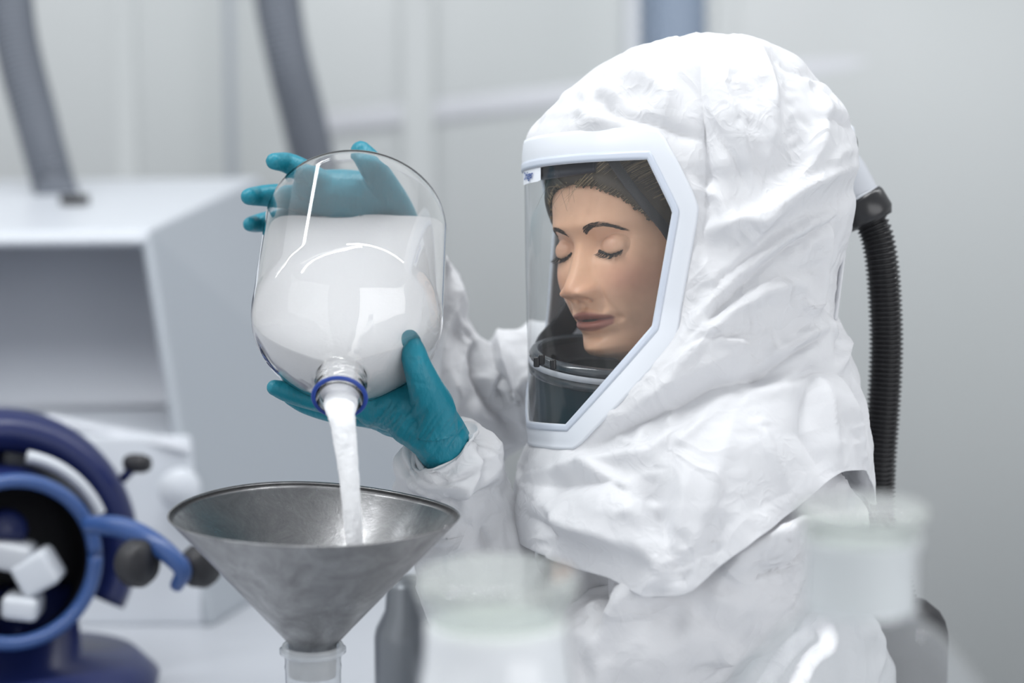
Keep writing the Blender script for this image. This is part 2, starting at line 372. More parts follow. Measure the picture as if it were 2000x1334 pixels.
# ================================================================== BACKGROUND
def ribbed(pts, r0, pitch, amp, name, m_, parent=None, mm=28, per=4):
    pts = np.asarray(pts, float); c = catmull(pts, 400); ln = np.r_[0, np.cumsum(np.linalg.norm(np.diff(c, axis=0), axis=1))]
    n = max(8, int(ln[-1] / pitch * per)); s = np.linspace(0, ln[-1], n)
    c = np.stack([np.interp(s, ln, c[:, k]) for k in range(3)], 1)
    r = r0 + amp * np.cos(s / pitch * 2 * np.pi)
    b = MB(); b.grid(sweep(c, np.stack([r, r], 1), mm), True, True); return b.build(name, m_, parent)
cabz = P(0, 400, 3.2)[2]
tag(ribbed([P(10, -160, 3.45), P(28, 60, 3.4), P(72, 240, 3.38), P(108, 372, 3.40), P(112, 388, 3.36)], 0.036, 0.0095, 0.0022, 'ducting_hose', M_HOSEG),
    'grey corrugated ducting hose at far left, ending on the cabinet top', 'hose', 'grey ducting hoses on the back wall')
tag(ribbed([P(520, -160, 3.75), P(552, 60, 3.7), P(592, 230, 3.75), P(640, 420, 3.85), P(700, 560, 3.95), P(750, 760, 4.0), P(770, 1000, 4.02), (P(770, 1000, 4.02)[0], 4.1, 0.05)], 0.041, 0.0095, 0.0022, 'ducting_hose', M_HOSEG),
    'grey corrugated ducting hose hanging down behind the tilted glass bottle', 'hose', 'grey ducting hoses on the back wall')
tag(ribbed([P(1312, -300, 3.9), P(1315, 100, 3.9), P(1318, 500, 3.9), P(1330, 800, 3.95), (P(1330, 800, 3.95)[0], 3.9, 0.004)], 0.066, 0.028, 0.0035, 'ducting_hose', mat('blue_grey_ducting', (0.20, 0.25, 0.33), 0.4)),
    'thick blue-grey corrugated hose rising above the top of the white hood', 'hose', 'grey ducting hoses on the back wall')

# feeding cabinet with a slanted recess (front-right edge near 290 px)
def quadbox(name, front, back, m_, parent, bevel=0.01):
    v = np.array(front + back); return link_mesh(name, v, [(0, 1, 2, 3), (7, 6, 5, 4), (0, 4, 5, 1), (1, 5, 6, 2), (2, 6, 7, 3), (3, 7, 4, 0)], m_, parent, False)
cab = thing('feed_cabinet', 'pale grey cabinet with a deep dark recess, left behind the bottle', 'cabinet', (-0.9, 3.2, TZ))
def onz(px, d, z):            # point on pixel column px at depth d and height z
    k = (CAM[2] + d * VW[2] - z) / (d * UPV[2]); return P(px, 667 + k * FPX, d)
tfr, tbr, tfl, tbl = P(292, 446, 2.95), P(505, 346, 3.55), P(-330, 458, 2.95), P(-60, 352, 3.55)
bfr, bbr, bfl, bbl = onz(415, 2.82, TZ), onz(850, 3.75, TZ), onz(-330, 2.82, TZ), onz(-60, 3.75, TZ)
# right side panel and back, top slab
def slab(name, q, th, m_, parent, bev=0.006):
    q = np.array(q); n = np.cross(q[1] - q[0], q[2] - q[0]); n /= np.linalg.norm(n)
    v = np.vstack([q, q - n * th]); o = link_mesh(name, v, [(0, 1, 2, 3), (7, 6, 5, 4), (0, 4, 5, 1), (1, 5, 6, 2), (2, 6, 7, 3), (3, 7, 4, 0)], m_, parent, False)
    bb = o.modifiers.new('b', 'BEVEL'); bb.width = bev; bb.segments = 3; return o
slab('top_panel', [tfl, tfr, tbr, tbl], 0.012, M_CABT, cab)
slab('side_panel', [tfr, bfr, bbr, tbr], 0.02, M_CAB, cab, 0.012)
slab('back_panel', [tbr, bbr, bbl, tbl], 0.01, M_CABIN, cab)
slab('left_panel', [tfl, tbl, bbl, bfl], 0.01, M_CABIN, cab)
def lerp(a, b_, t): return a * (1 - t) + b_ * t
slab('front_rail', [P(-330, 455, 2.95), P(-330, 478, 2.945), P(283, 474, 2.945), P(292, 446, 2.95)], 0.02, M_CABT, cab)
slab('recess_back', [P(-200, 452, 3.30), P(-200, 800, 3.15), P(372, 790, 3.15), P(330, 452, 3.30)], 0.006, M_CABIN, cab)
slab('recess_floor', [P(-200, 800, 3.15), P(-200, 880, 2.86), P(366, 872, 2.86), P(352, 795, 3.15)], 0.02, M_CABT, cab)
slab('front_apron', [P(-300, 850, 2.85), onz(-300, 2.83, TZ), onz(400, 2.83, TZ), P(372, 850, 2.85)], 0.012, M_CABT, cab)
slab('slide_rail', [P(90, 806, 2.90), P(90, 822, 2.89), P(372, 882, 2.83), P(366, 862, 2.84)], 0.006, M_CABIN, cab, 0.002)
def on_top(px, py):           # point of the cabinet's top panel seen at that pixel
    n_ = np.cross(tfl - tfr, tbr - tfr); ray = P(px, py, 1.0) - CAM; return CAM + ray * (((tfr - CAM) @ n_) / (ray @ n_))
b = MB(); q = on_top(146, 398); b.tube([q - (0, 0, 0.004), q + (0, 0, 0.014)], 0.024, m=20)
b.build('hose_socket', M_BLACK, cab)
# small pale cap and orange-brown knob around the ring machine
b = MB(); q = P(345, 962, 2.79); b.lathe([(0.0, 0.05), (0.024, 0.048), (0.030, 0.040), (0.028, 0.01), (0.022, 0.0), (0, 0)], q + np.array([0, 0.04, 0]), (0.1, -1, 0.1), 28, False)
b.build('apron_knob', M_CABT, cab)
# ---- blue ring machine on the table (an open clamped drum lying towards the camera)
rm = thing('drum_mixer', 'navy blue ring-shaped drum clamp with black knobs at lower left', 'machine', onz(60, 2.45, TZ))
ctr = P(18, 1092, 2.42); axr = np.array([0.42, -0.90, 0.10]); axr /= np.linalg.norm(axr)
def arc_tube(c, ax, R, a0, a1, rad, name, m_, parent, up=np.array([0, 0, 1.0]), n=60, m=16, scale=(1, 1)):
    u = np.cross(up, ax); u /= np.linalg.norm(u); vv = np.cross(ax, u)
    t = np.radians(np.linspace(a0, a1, n)); pts = c + R * (np.cos(t)[:, None] * u * scale[0] + np.sin(t)[:, None] * vv * scale[1])
    b = MB(); b.grid(sweep(pts, np.tile(rad, (n, 1)), m, ax), True, True); return b.build(name, m_, parent)
arc_tube(ctr + axr * 0.03, axr, 0.098, 0, 359, (0.012, 0.009), 'front_ring', M_CLAMP, rm)
arc_tube(ctr - axr * 0.09, axr, 0.152, -30, 215, (0.045, 0.028), 'drum_guard', M_NAVY, rm)
arc_tube(ctr - axr * 0.02, axr, 0.125, 20, 75, (0.010, 0.008), 'bright_band', M_CABT, rm)
b = MB(); b.lathe([(0.095, 0.03), (0.10, -0.06), (0.085, -0.10), (0, -0.10)], ctr, axr, 48); b.build('drum_body', M_BLACKM, rm)
b = MB(); b.lathe([(0.096, 0.025), (0.104, 0.0), (0.110, -0.10), (0.14, -0.14), (0, -0.14)], ctr, axr, 48); b.build('drum_shell', M_NAVY, rm)
b = MB(); b.lathe([(0.0, 0.0), (0.022, 0.0), (0.026, -0.01), (0.026, -0.03)], ctr + axr * 0.0 + np.array([0.0, 0, 0.035]), axr, 24); b.build('hub_cap', M_NAVY, rm)
# loads inside the drum: pale blocks
for (px, py, sx, sz, rz) in [(10, 1080, 0.07, 0.035, 0.2), (75, 1115, 0.05, 0.045, -0.5), (45, 1182, 0.045, 0.03, 0.1)]:
    q = P(px, py, 2.42); R3 = Matrix.Rotation(rz, 3, 'Y'); b = MB(); b.box(q, (sx, 0.05, sz), R3)
    b.build('paddle', M_CABT if px != 10 else M_GREYP, rm, bevel=0.008)
# arm with knobs
b = MB(); b.tube([P(170, 1025, 2.40), P(235, 1030, 2.36), P(300, 1060, 2.33), P(355, 1110, 2.32), P(345, 1145, 2.34)], [[0.011, 0.010], [0.013, 0.012], [0.013, 0.012], [0.011, 0.01], [0.008, 0.008]], n=30, m=16); b.build('clamp_arm', M_CLAMP, rm)
for (px, py, r, d) in [(268, 1100, 0.028, 2.32), (392, 1105, 0.026, 2.36), (268, 905, 0.012, 2.50), (5, 822, 0.013, 2.55)]:
    q = P(px, py, d); axk = np.array([0.85, -0.5, 0.05])
    b = MB(); b.lathe([(0, 0.018), (r * 0.8, 0.016), (r, 0.008), (r, -0.008), (r * 0.8, -0.016), (0, -0.018)], q, axk, 24)
    b.build('knob', M_BLACKM if px > 10 else mat('brown_knob', (0.16, 0.05, 0.02), 0.5), rm)
b = MB(); b.tube([P(268, 905, 2.50), P(240, 935, 2.52)], 0.006, m=10); b.build('pin', M_NAVY, rm)
for pa, pb, r_ in [(P(5, 822, 2.55), P(8, 870, 2.55), 0.006), (P(268, 1100, 2.33), P(285, 1050, 2.34), 0.008), (P(392, 1105, 2.36), P(345, 1100, 2.33), 0.008)]:
    b = MB(); b.tube([pa, pb], r_, m=10); b.build('pin', M_NAVY, rm)
b = MB(); q = onz(70, 2.52, TZ)
b.lathe([(0.15, 0.0), (0.155, 0.02), (0.13, 0.045), (0.06, 0.05), (0.05, 0.14), (0, 0.14)], q, (0, 0, 1), 40); b.build('pedestal', M_NAVY, rm)
# tray strip on the table
q0, q1 = onz(470, 2.02, TZ + 0.012), onz(560, 2.35, TZ + 0.012)
b = MB(); b.tube([q0, q1], [[0.012, 0.018]] * 2, m=12); tag(b.build('plastic_tube', M_CABT), 'short pale tube lying on the table left of the funnel', 'tube')
# grey canister behind the funnel
q = onz(800, 2.22, TZ)
b = MB(); b.lathe([(0, 0.225), (0.020, 0.225), (0.024, 0.215), (0.026, 0.19), (0.036, 0.17), (0.038, 0.16), (0.038, 0.004), (0.035, 0), (0, 0)], q, (0, 0, 1), 36)
tag(b.build('grey_canister', mat('grey_steel', (0.20, 0.215, 0.235), 0.35, 0.5)), 'slim dark grey canister standing on the table behind the funnel', 'canister')

# ================================================================== BOTTLE
AX = np.array([0, -0.835, -0.55]); AX /= np.linalg.norm(AX)     # from base to mouth
MOUTH = P(663, 778, 1.80)
# profile: (radius, distance back from the mouth)
prof_o = [(0.0215, 0.0), (0.0235, 0.0005), (0.0245, 0.003), (0.0232, 0.006), (0.0228, 0.009), (0.0245, 0.011), (0.0228, 0.0135), (0.0228, 0.017), (0.0243, 0.019), (0.0226, 0.0215),
          (0.0225, 0.028), (0.0235, 0.033), (0.030, 0.038), (0.045, 0.048), (0.060, 0.059), (0.074, 0.072), (0.084, 0.086), (0.0895, 0.101), (0.091, 0.116), (0.091, 0.18), (0.091, 0.245), (0.0895, 0.258), (0.084, 0.268), (0.073, 0.2735), (0.055, 0.2745), (0.04, 0.272), (0.0, 0.270)]
T = 0.0028
pi_ = [(0.0185, 0.0), (0.0188, 0.02), (0.0192, 0.034), (0.027, 0.0405), (0.043, 0.0515), (0.058, 0.0625), (0.0715, 0.075), (0.081, 0.088), (0.0875, 0.102), (0.0890, 0.116), (0.0890, 0.18), (0.0890, 0.2445), (0.0877, 0.2565), (0.0825, 0.2660), (0.0722, 0.2712), (0.055, 0.2724), (0.04, 0.2700), (0.0, 0.2680)]
def smooth_prof(pr, n):
    pr = np.array(pr); d = np.r_[0, np.cumsum(np.linalg.norm(np.diff(pr, axis=0), axis=1))]; 
    return np.stack([pinterp(np.linspace(0, d[-1], n), d, pr[:, 0]), pinterp(np.linspace(0, d[-1], n), d, pr[:, 1])], 1)
po = smooth_prof(prof_o, 150); pin = smooth_prof(pi_, 110)
bott = thing('glass_bottle', 'large clear glass bottle of white powder tipped over the steel funnel', 'bottle', MOUTH)
full = np.vstack([po[:-1], pin[::-1][1:]])                 # outer from mouth to base, then inner back out
G = lathe_grid([(r, -s) for r, s in full], MOUTH, AX, 96)
n, m = G.shape[:2]; v = G.reshape(-1, 3); f = gridfaces(n, m, True) + [((n - 1) * m + j, (n - 1) * m + (j + 1) % m, (j + 1) % m, j) for j in range(m)]
f = [q[::-1] for q in f]
body = link_mesh('bottle_glass', v, f, M_GLASS, bott)
b = MB(); t = np.linspace(0, 2 * np.pi, 13)
b.lathe([(0.0236 + 0.0022 * math.cos(a), -0.0012 + 0.0016 * math.sin(a)) for a in t], MOUTH, AX, 72); b.build('pour_ring', M_BLUE, bott)
# powder inside: the inner profile, cut by the sloping free surface
def powder():
    B2 = np.cross(AX, RT); B2 /= np.linalg.norm(B2)
    if B2[2] < 0: B2 = -B2                                   # upper side of the bottle
    pr = [(max(r - 0.0006, 0), -s) for r, s in pin if s > 0.004]; ns = len(pr); na = 96
    V = []; a = np.linspace(0, 2 * np.pi, na, endpoint=False)
    for (r, s) in pr:
        x = r * np.cos(a); y = r * np.sin(a); D = -s
        lev = 0.012 - 0.06 * max(0, D - 0.05) + 0.0010 * math.sin(D * 50)      # level above the axis
        hi = np.minimum(y, lev + 0.0012 * np.sin(x * 60 + D * 25))
        V.append(MOUTH + s * AX + x[:, None] * RT + hi[:, None] * B2)
    return np.array(V)
Gp = powder()
b = MB(); b.grid(Gp, True, True)
o = b.build('powder_fill', M_POWDER); tag(o, 'white powder half filling the tipped glass bottle', 'powder', kind='stuff')
# falling stream
st = [MOUTH - AX * 0.02 + np.array([0.001, 0, -0.004]), MOUTH + np.array([0.001, -0.002, -0.006]), P(668, 815, 1.775), P(676, 880, 1.768), P(684, 960, 1.765), P(691, 1045, 1.765), P(695, 1085, 1.765)]
sr = np.array([[0.015, 0.006], [0.0150, 0.010], [0.0118, 0.010], [0.0100, 0.009], [0.0086, 0.008], [0.0078, 0.0075], [0.0075, 0.0072]])
allp = catmull(np.hstack([np.array(st), sr]), 160); Gs = sweep(allp[:, :3], allp[:, 3:], 40, np.array([1.0, 0, 0]))
Ns = normals(Gs); fl = Gs.reshape(-1, 3)
Gs = Gs + (Ns.reshape(-1, 3) * (0.0007 * noise3(fl * (300, 300, 90), 3) + 0.0004 * noise3(fl * 700, 5))[:, None]).reshape(Gs.shape)
b = MB(); b.grid(Gs, True, True); tag(b.build('powder_stream', M_STREAM), 'narrow stream of white powder falling from the bottle into the funnel', 'powder', kind='stuff')

# ================================================================== FUNNEL
FC = P(614, 1004, 1.785)                                   # rim centre
fax = np.array([0.025, 0.0, 1.0]); fax /= np.linalg.norm(fax)
fun = thing('steel_funnel', 'wide worn steel funnel standing in a cloudy plastic bottle neck', 'funnel', FC - fax * 0.125)
RR, RB, FH = 0.1295, 0.0215, 0.119
pr = [(RR + 0.0006, 0.0008), (RR, 0.0014), (RR - 0.001, 0.0006), (RR - 0.0016, -0.001)] 
inner = [(RR - 0.0016 + (RB - RR) * t, -0.001 - FH * t) for t in np.linspace(0, 1, 30)] + [(RB - 0.002, -FH - 0.03)]
outer = [(RB, -FH - 0.03)] + [(RR + (RB - RR) * t, -FH * t) for t in np.linspace(1, 0, 30)]
prof = inner[::-1] + pr[::-1] + outer[::-1]
G = lathe_grid(prof, FC, fax, 128); n, m = G.shape[:2]
# the rim is a little out of round
ang = np.linspace(0, 2 * np.pi, m, endpoint=False)
wob = 1 + 0.006 * np.cos(2 * ang + 0.6) + 0.003 * np.cos(3 * ang); cen = G.mean(1, keepdims=True)
hh = np.clip(((G - FC) @ fax)[..., None] / FH + 1, 0, 1); G = cen + (G - cen) * (1 + (wob[None, :, None] - 1) * hh)
G = G + (0.0016 * np.cos(2 * ang + 2.0) + 0.0011 * np.cos(3 * ang + 0.5) )[None, :, None] * hh ** 3 * fax
b = MB(); b.grid(G, True, False); b.build('funnel_cone', M_STEEL, fun)
b = MB(); t_ = np.linspace(0, 1, 24)[:, None]
seam = FC + (-FH * t_) * fax + ((RR + (RB - RR) * t_) * np.array([0.93, -0.36, 0.0]))
b.tube(seam, [[0.0012, 0.0004]] * 24, m=8); b.build('weld_seam', M_STEEL, fun)
# receiving plastic bottle
RC = FC - fax * (FH + 0.002); rz0 = TZ
rb = thing('plastic_bottle', 'cloudy plastic bottle on the table holding the funnel in its neck', 'bottle', (RC[0], RC[1], TZ))
prr = [(0.0235, 0.0), (0.0275, 0.001), (0.0285, -0.003), (0.0265, -0.007), (0.0255, -0.010), (0.0252, -0.016), (0.0262, -0.018), (0.0252, -0.021), (0.0250, -0.040), (0.028, -0.045), (0.045, -0.060), (0.050, -0.072), (0.050, -(RC[2] - TZ) + 0.006), (0.046, -(RC[2] - TZ) + 0.0005), (0, -(RC[2] - TZ) + 0.0005)]
b = MB(); b.lathe(smooth_prof([(r, -z) for r, z in prr], 90) * np.array([1, -1]), np.array([RC[0], RC[1], RC[2]]), (0, 0, 1), 56); b.build('bottle_wall', M_PLAST, rb)
b = MB(); b.lathe([(0.0275, -0.002), (0.0300, -0.003), (0.0300, -0.006), (0.0275, -0.008)], np.array([RC[0], RC[1], RC[2]]), (0, 0, 1), 56); b.build('neck_collar', M_PLAST, rb)

# ================================================================== FOREGROUND JAR AND FLASK
def stand(px, pytop, d):
    q = P(px, pytop, d); return q, q[2] - BZ
q, H = stand(970, 1118, 1.28)
jar = thing('glass_jar', 'blurred wide glass jar with greenish glass lid, foreground centre', 'jar', (q[0], q[1], BZ))
org = np.array([q[0], q[1], BZ])
b = MB(); b.lathe(smooth_prof([(0.0, 0.003), (0.044, 0.003), (0.050, 0.010), (0.051, 0.03), (0.051, H - 0.075), (0.049, H - 0.060), (0.0475, H - 0.045), (0.0475, H - 0.022), (0.051, H - 0.020), (0.051, H - 0.015)], 80), org, (0, 0, 1), 64); b.build('jar_wall', M_GLASS_TINT, jar)
b = MB(); b.lathe(smooth_prof([(0.0, H + 0.001), (0.049, H + 0.001), (0.0535, H - 0.002), (0.054, H - 0.008), (0.052, H - 0.013), (0.045, H - 0.014), (0.0435, H - 0.03), (0.0, H - 0.03)], 60), org, (0, 0, 1), 64); b.build('jar_lid', M_STOP, jar)
b = MB(); b.lathe(smooth_prof([(0.0, 0.006), (0.046, 0.006), (0.0495, 0.012), (0.0495, H - 0.078), (0.0465, H - 0.062), (0.0460, H - 0.034), (0.0, H - 0.031)], 60), org, (0, 0, 1), 64)
tag(b.build('jar_powder', M_POWDER), 'white powder filling the foreground glass jar', 'powder', kind='stuff')

q, H = stand(1685, 985, 1.24)
fl = thing('glass_flask', 'blurred clear conical glass flask with flat glass stopper, lower right foreground', 'flask', (q[0], q[1], BZ))
org = np.array([q[0], q[1], BZ])
b = MB(); b.lathe(smooth_prof([(0.0, 0.002), (0.08, 0.002), (0.098, 0.012), (0.108, 0.04), (0.112, 0.09), (0.106, H - 0.175), (0.086, H - 0.125), (0.055, H - 0.085), (0.036, H - 0.068), (0.0345, H - 0.060)], 90), org, (0, 0, 1), 72); b.build('flask_body', M_GLASS_TINT, fl)
b = MB(); b.lathe([(0.0345, H - 0.066), (0.0355, H - 0.06), (0.0350, H - 0.030), (0.0375, H - 0.022), (0.0375, H - 0.019), (0.033, H - 0.019), (0.033, H - 0.066)], org, (0, 0, 1), 64); b.build('flask_neck', M_FROST, fl)
st_ = MB(); st_.lathe(smooth_prof([(0.0, H + 0.001), (0.036, H + 0.001), (0.0415, H - 0.001), (0.042, H - 0.006), (0.038, H - 0.010), (0.032, H - 0.014), (0.0315, H - 0.060), (0.0, H - 0.060)], 60), org, (0, 0, 1), 64)
st_.build('glass_stopper', M_STOP, fl)
b = MB(); b.lathe([(0.0, H - 0.02), (0.0312, H - 0.02), (0.0308, H - 0.064), (0.0, H - 0.064)], org, (0, 0, 1), 48); b.build('stopper_core', M_FROST, fl)

# ================================================================== PERSON
person = thing('person', 'person in white hooded protective suit and teal gloves pouring powder', 'person', (0.22, 2.0, 0.0))

# ---- hood surface: horizontal slices; phi = 0 looks at the camera, 90 to the left
HP = [76, 79, 88, 110, 140, 175, 200, 235, 262, 285, 335, 430, 500, 600, 640, 680, 740, 800, 830, 855, 880, 912, 945, 1000, 1050, 1120]
HL = [1366, 1318, 1262, 1205, 1156, 1110, 1082, 1050, 1032, 1027, 1026, 1027, 1028, 1030, 1031, 1032, 1033, 1034, 1034, 1036, 1026, 1012, 1002, 996, 1000, 1006]
HR = [1374, 1432, 1482, 1530, 1574, 1608, 1626, 1644, 1653, 1657, 1660, 1653, 1643, 1632, 1640, 1652, 1675, 1687, 1691, 1695, 1698, 1701, 1705, 1710, 1712, 1715]
HD = [0.001, 0.024, 0.050, 0.076, 0.098, 0.115, 0.124, 0.134, 0.140, 0.143, 0.148, 0.150, 0.150, 0.150, 0.153, 0.158, 0.168, 0.180, 0.186, 0.192, 0.197, 0.203, 0.208, 0.214, 0.218, 0.222]
DC = 2.0
def hood_S(phi, py):
    """phi in degrees, py the slice; arrays broadcast"""
    phi, py = np.broadcast_arrays(np.asarray(phi, float), np.asarray(py, float))
    l = pinterp(py, HP, HL); r = pinterp(py, HP, HR); hd = pinterp(py, HP, HD)
    cx = (l + r) / 2; hw = (r - l) / 2; a = np.radians(phi)
    px = cx - np.sin(a) * hw; d = DC - np.cos(a) * hd
    # keep the px of the slice at its mid depth so that depth does not change the outline
    X = (px - 1000) / FPX * DC
    return CAM + d[..., None] * VW + X[..., None] * RT - ((py - 667) / FPX * DC)[..., None] * UPV
def phi_of(px, py):
    l = pinterp(py, HP, HL); r = pinterp(py, HP, HR); return np.degrees(np.arcsin(np.clip(((l + r) / 2 - px) / ((r - l) / 2), -1, 1)))
FACE = 68.0
W_TOP, W_BOT = 335.0, 822.0
ky = [335, 432, 640, 822]; kx = [1247, 1292, 1256, 1104]
_fp = [float(phi_of(x, y)) for x, y in zip(kx, ky)]
def phi_n(py):
    py = np.clip(py, W_TOP, W_BOT); return np.array(phi_of(np.interp(py, ky, kx), py))
def phi_f(py): return 2 * FACE - phi_n(py)
def hem(phi):
    ph = (np.asarray(phi) + 180) % 360 - 180
    return pinterp(ph, [-180, -120, -90, -78, -68, -58, -45, -30, -15, 0, 10, 20, 33, 45, 60, 90, 120, 180],
                   [955, 960, 985, 975, 930, 905, 903, 945, 1000, 1062, 1108, 1114, 1084, 1076, 1058, 1040, 1000, 955])
# fold lines of the near side, in slice pixels: points, height (m), half width (px)
def fold_field(px, py, folds):
    h = np.zeros_like(px)
    for pts, amp, wd in folds:
        pts = np.array(pts, float); best = np.full(px.shape, 1e9); tt = np.zeros_like(px); side = np.zeros_like(px)
        seg = np.linalg.norm(np.diff(pts, axis=0), axis=1); tot = seg.sum(); acc = 0
        for i in range(len(pts) - 1):
            a, b_ = pts[i], pts[i + 1]; d = b_ - a; L2 = (d ** 2).sum()
            t = np.clip(((px - a[0]) * d[0] + (py - a[1]) * d[1]) / L2, 0, 1)
            dx = px - a[0] - t * d[0]; dy = py - a[1] - t * d[1]; dist = np.hypot(dx, dy)
            upd = dist < best; best = np.where(upd, dist, best); tt = np.where(upd, (acc + t * seg[i]) / tot, tt)
            side = np.where(upd, np.sign(d[0] * dy - d[1] * dx), side); acc += seg[i]
        fade = np.sin(np.pi * np.clip(tt * 0.92 + 0.04, 0, 1)) ** 0.7
        w1, w2 = (wd if isinstance(wd, tuple) else (wd, wd))
        ww = np.where(side > 0, w2, w1)
        x = best / ww; prof = np.exp(-np.sqrt(x * x + 0.012) ** 1.08 + 0.012 ** 0.54)
        h += amp * fade * prof
    return h
HOOD_FOLDS = [
    ([(1352, 105), (1350, 180), (1352, 260), (1362, 340), (1372, 400)], -0.006, (12, 26)),
    ([(1352, 255), (1356, 330), (1350, 420), (1340, 500)], -0.005, (18, 12)),
    ([(1452, 92), (1470, 150), (1478, 210), (1478, 280), (1462, 340)], 0.007, (14, 34)),
    ([(1372, 150), (1392, 220), (1418, 300), (1440, 380), (1448, 420)], 0.005, (10, 30)),
    ([(1365, 270), (1400, 330), (1432, 395)], -0.004, (14, 10)),
    ([(1588, 165), (1582, 240), (1562, 300), (1530, 350), (1495, 395)], 0.008, (40, 16)),
    ([(1560, 140), (1600, 175), (1635, 225)], -0.004, 12),
    ([(1500, 120), (1545, 155), (1600, 170)], -0.005, (10, 22)),
    ([(1655, 330), (1590, 352), (1520, 385), (1450, 430), (1380, 455), (1345, 470)], 0.009, (30, 14)),
    ([(1655, 385), (1600, 425), (1530, 452), (1470, 490), (1410, 540), (1350, 600), (1310, 650)], 0.012, (42, 12)),
    ([(1650, 372), (1590, 440), (1520, 480), (1450, 530), (1380, 600), (1330, 655)], -0.008, (12, 26)),
    ([(1370, 470), (1400, 440), (1440, 450), (1480, 430)], 0.004, (12, 20)),
    ([(1480, 400), (1440, 470), (1390, 530), (1350, 560)], 0.005, (10, 24)),
    ([(1345, 500), (1360, 560), (1345, 640), (1300, 720)], 0.004, (16, 16)),
    ([(1190, 252), (1240, 262), (1290, 282), (1345, 296)], -0.006, (10, 16)),
    ([(1140, 215), (1170, 225), (1200, 262)], -0.004, (8, 12)),
    ([(1100, 205), (1130, 190), (1150, 225), (1180, 205), (1210, 235)], 0.004, 9),
    ([(1280, 130), (1310, 110), (1330, 140)], 0.004, 10),
    ([(1200, 150), (1250, 180), (1285, 215), (1280, 255)], 0.005, (14, 26)),
    ([(1060, 232), (1120, 238), (1160, 262), (1210, 270)], 0.003, 9),
    ([(1110, 255), (1160, 250), (1190, 236)], -0.003, 8),
    ([(1650, 262), (1600, 250), (1560, 262)], -0.004, 12),
    ([(1650, 300), (1600, 318), (1570, 350)], 0.004, 12),
    ([(1580, 440), (1575, 520), (1565, 600)], 0.005, (10, 22)),
    ([(1612, 430), (1600, 520), (1600, 600), (1615, 640)], -0.005, (12, 12)),
    ([(1560, 545), (1500, 560), (1440, 580), (1400, 610), (1350, 660), (1300, 720), (1260, 770)], 0.008, (30, 16)),
    ([(1520, 590), (1545, 610), (1580, 590)], 0.004, 10),
    ([(1400, 640), (1370, 670), (1420, 680), (1440, 665)], 0.004, 10),
    ([(1300, 690), (1345, 665), (1400, 660)], -0.004, 12),
    ([(1580, 655), (1520, 685), (1470, 715), (1440, 730)], -0.009, (10, 20)),
    ([(1590, 635), (1520, 668), (1470, 690)], 0.008, (24, 10)),
    ([(1640, 600), (1620, 660), (1600, 700)], -0.005, 8), ([(1650, 640), (1630, 690), (1600, 725)], 0.005, 8),
    ([(1610, 590), (1600, 640), (1640, 680)], 0.004, 8),
    ([(1120, 868), (1200, 815), (1290, 775), (1360, 740), (1440, 728), (1520, 712)], -0.011, (12, 24)),
    ([(1130, 850), (1240, 775), (1330, 725), (1400, 690)], 0.005, (30, 16)),
    ([(1260, 800), (1280, 780), (1275, 835)], 0.003, 8), ([(1170, 830), (1215, 850), (1240, 800)], 0.004, 10),
    ([(1310, 815), (1300, 845), (1345, 800)], 0.003, 9),
    ([(1060, 905), (1140, 880), (1240, 862), (1300, 815)], 0.007, (12, 26)),
    ([(1040, 935), (1110, 925), (1180, 918), (1230, 950), (1268, 1010), (1290, 1075)], -0.012, (34, 20)),
    ([(1125, 880), (1160, 905), (1205, 925), (1240, 975), (1275, 1040)], 0.013, (14, 44)),
    ([(1060, 970), (1110, 1000), (1170, 1010), (1220, 1030)], 0.009, (30, 20)),
    ([(1030, 990), (1080, 1020), (1060, 1060)], -0.006, 16),
    ([(1310, 860), (1300, 940), (1285, 1010), (1275, 1080)], 0.006, (24, 20)),
    ([(1400, 790), (1370, 870), (1340, 960), (1310, 1050)], 0.005, (24, 40)),
    ([(1430, 780), (1450, 850), (1490, 930)], 0.005, (14, 40)),
    ([(1555, 722), (1530, 770), (1520, 830), (1560, 900)], -0.005, (18, 14)),
    ([(1555, 722), (1572, 780), (1580, 850), (1590, 900)], 0.007, (16, 18)),
    ([(1600, 735), (1620, 790), (1640, 860), (1655, 900)], 0.005, (12, 16)),
    ([(1640, 730), (1655, 800), (1668, 880)], -0.004, 12),
    ([(1500, 740), (1555, 722), (1640, 735)], -0.004, (14, 10)),
]
def hood_grid():
    rows = list(np.linspace(0, 1, 60) ** 1.6 * (W_TOP - 76) + 76)[:-1] + list(np.linspace(W_TOP, W_BOT, 104))
    nlow = 64; N1, N2 = 150, 300
    G = []; PH = []; PY = []
    def cols(py):
        a, b_ = float(phi_n(py)), float(phi_f(py))
        return np.concatenate([np.linspace(a, b_, N1, endpoint=False), np.linspace(b_, a + 360, N2, endpoint=False)])
    for py in rows:
        ph = cols(py); PH.append(ph); PY.append(np.full_like(ph, py))
    ph = cols(W_BOT)
    for k in range(1, nlow + 1):
        t = k / nlow; PH.append(ph); PY.append(W_BOT + (hem(ph) - W_BOT) * t)
    PH = np.array(PH); PY = np.array(PY); return PH, PY, N1, len(rows)
PH, PY, N1, nrow = hood_grid()
G = hood_S(PH, PY)
Nn = normals(G)
if (Nn[100, :, :] * (G[100] - G[100].mean(0))).sum() < 0: Nn = -Nn
fx, fy, fd = proj(G.reshape(-1, 3)); flat = G.reshape(-1, 3); nf = Nn.reshape(-1, 3)
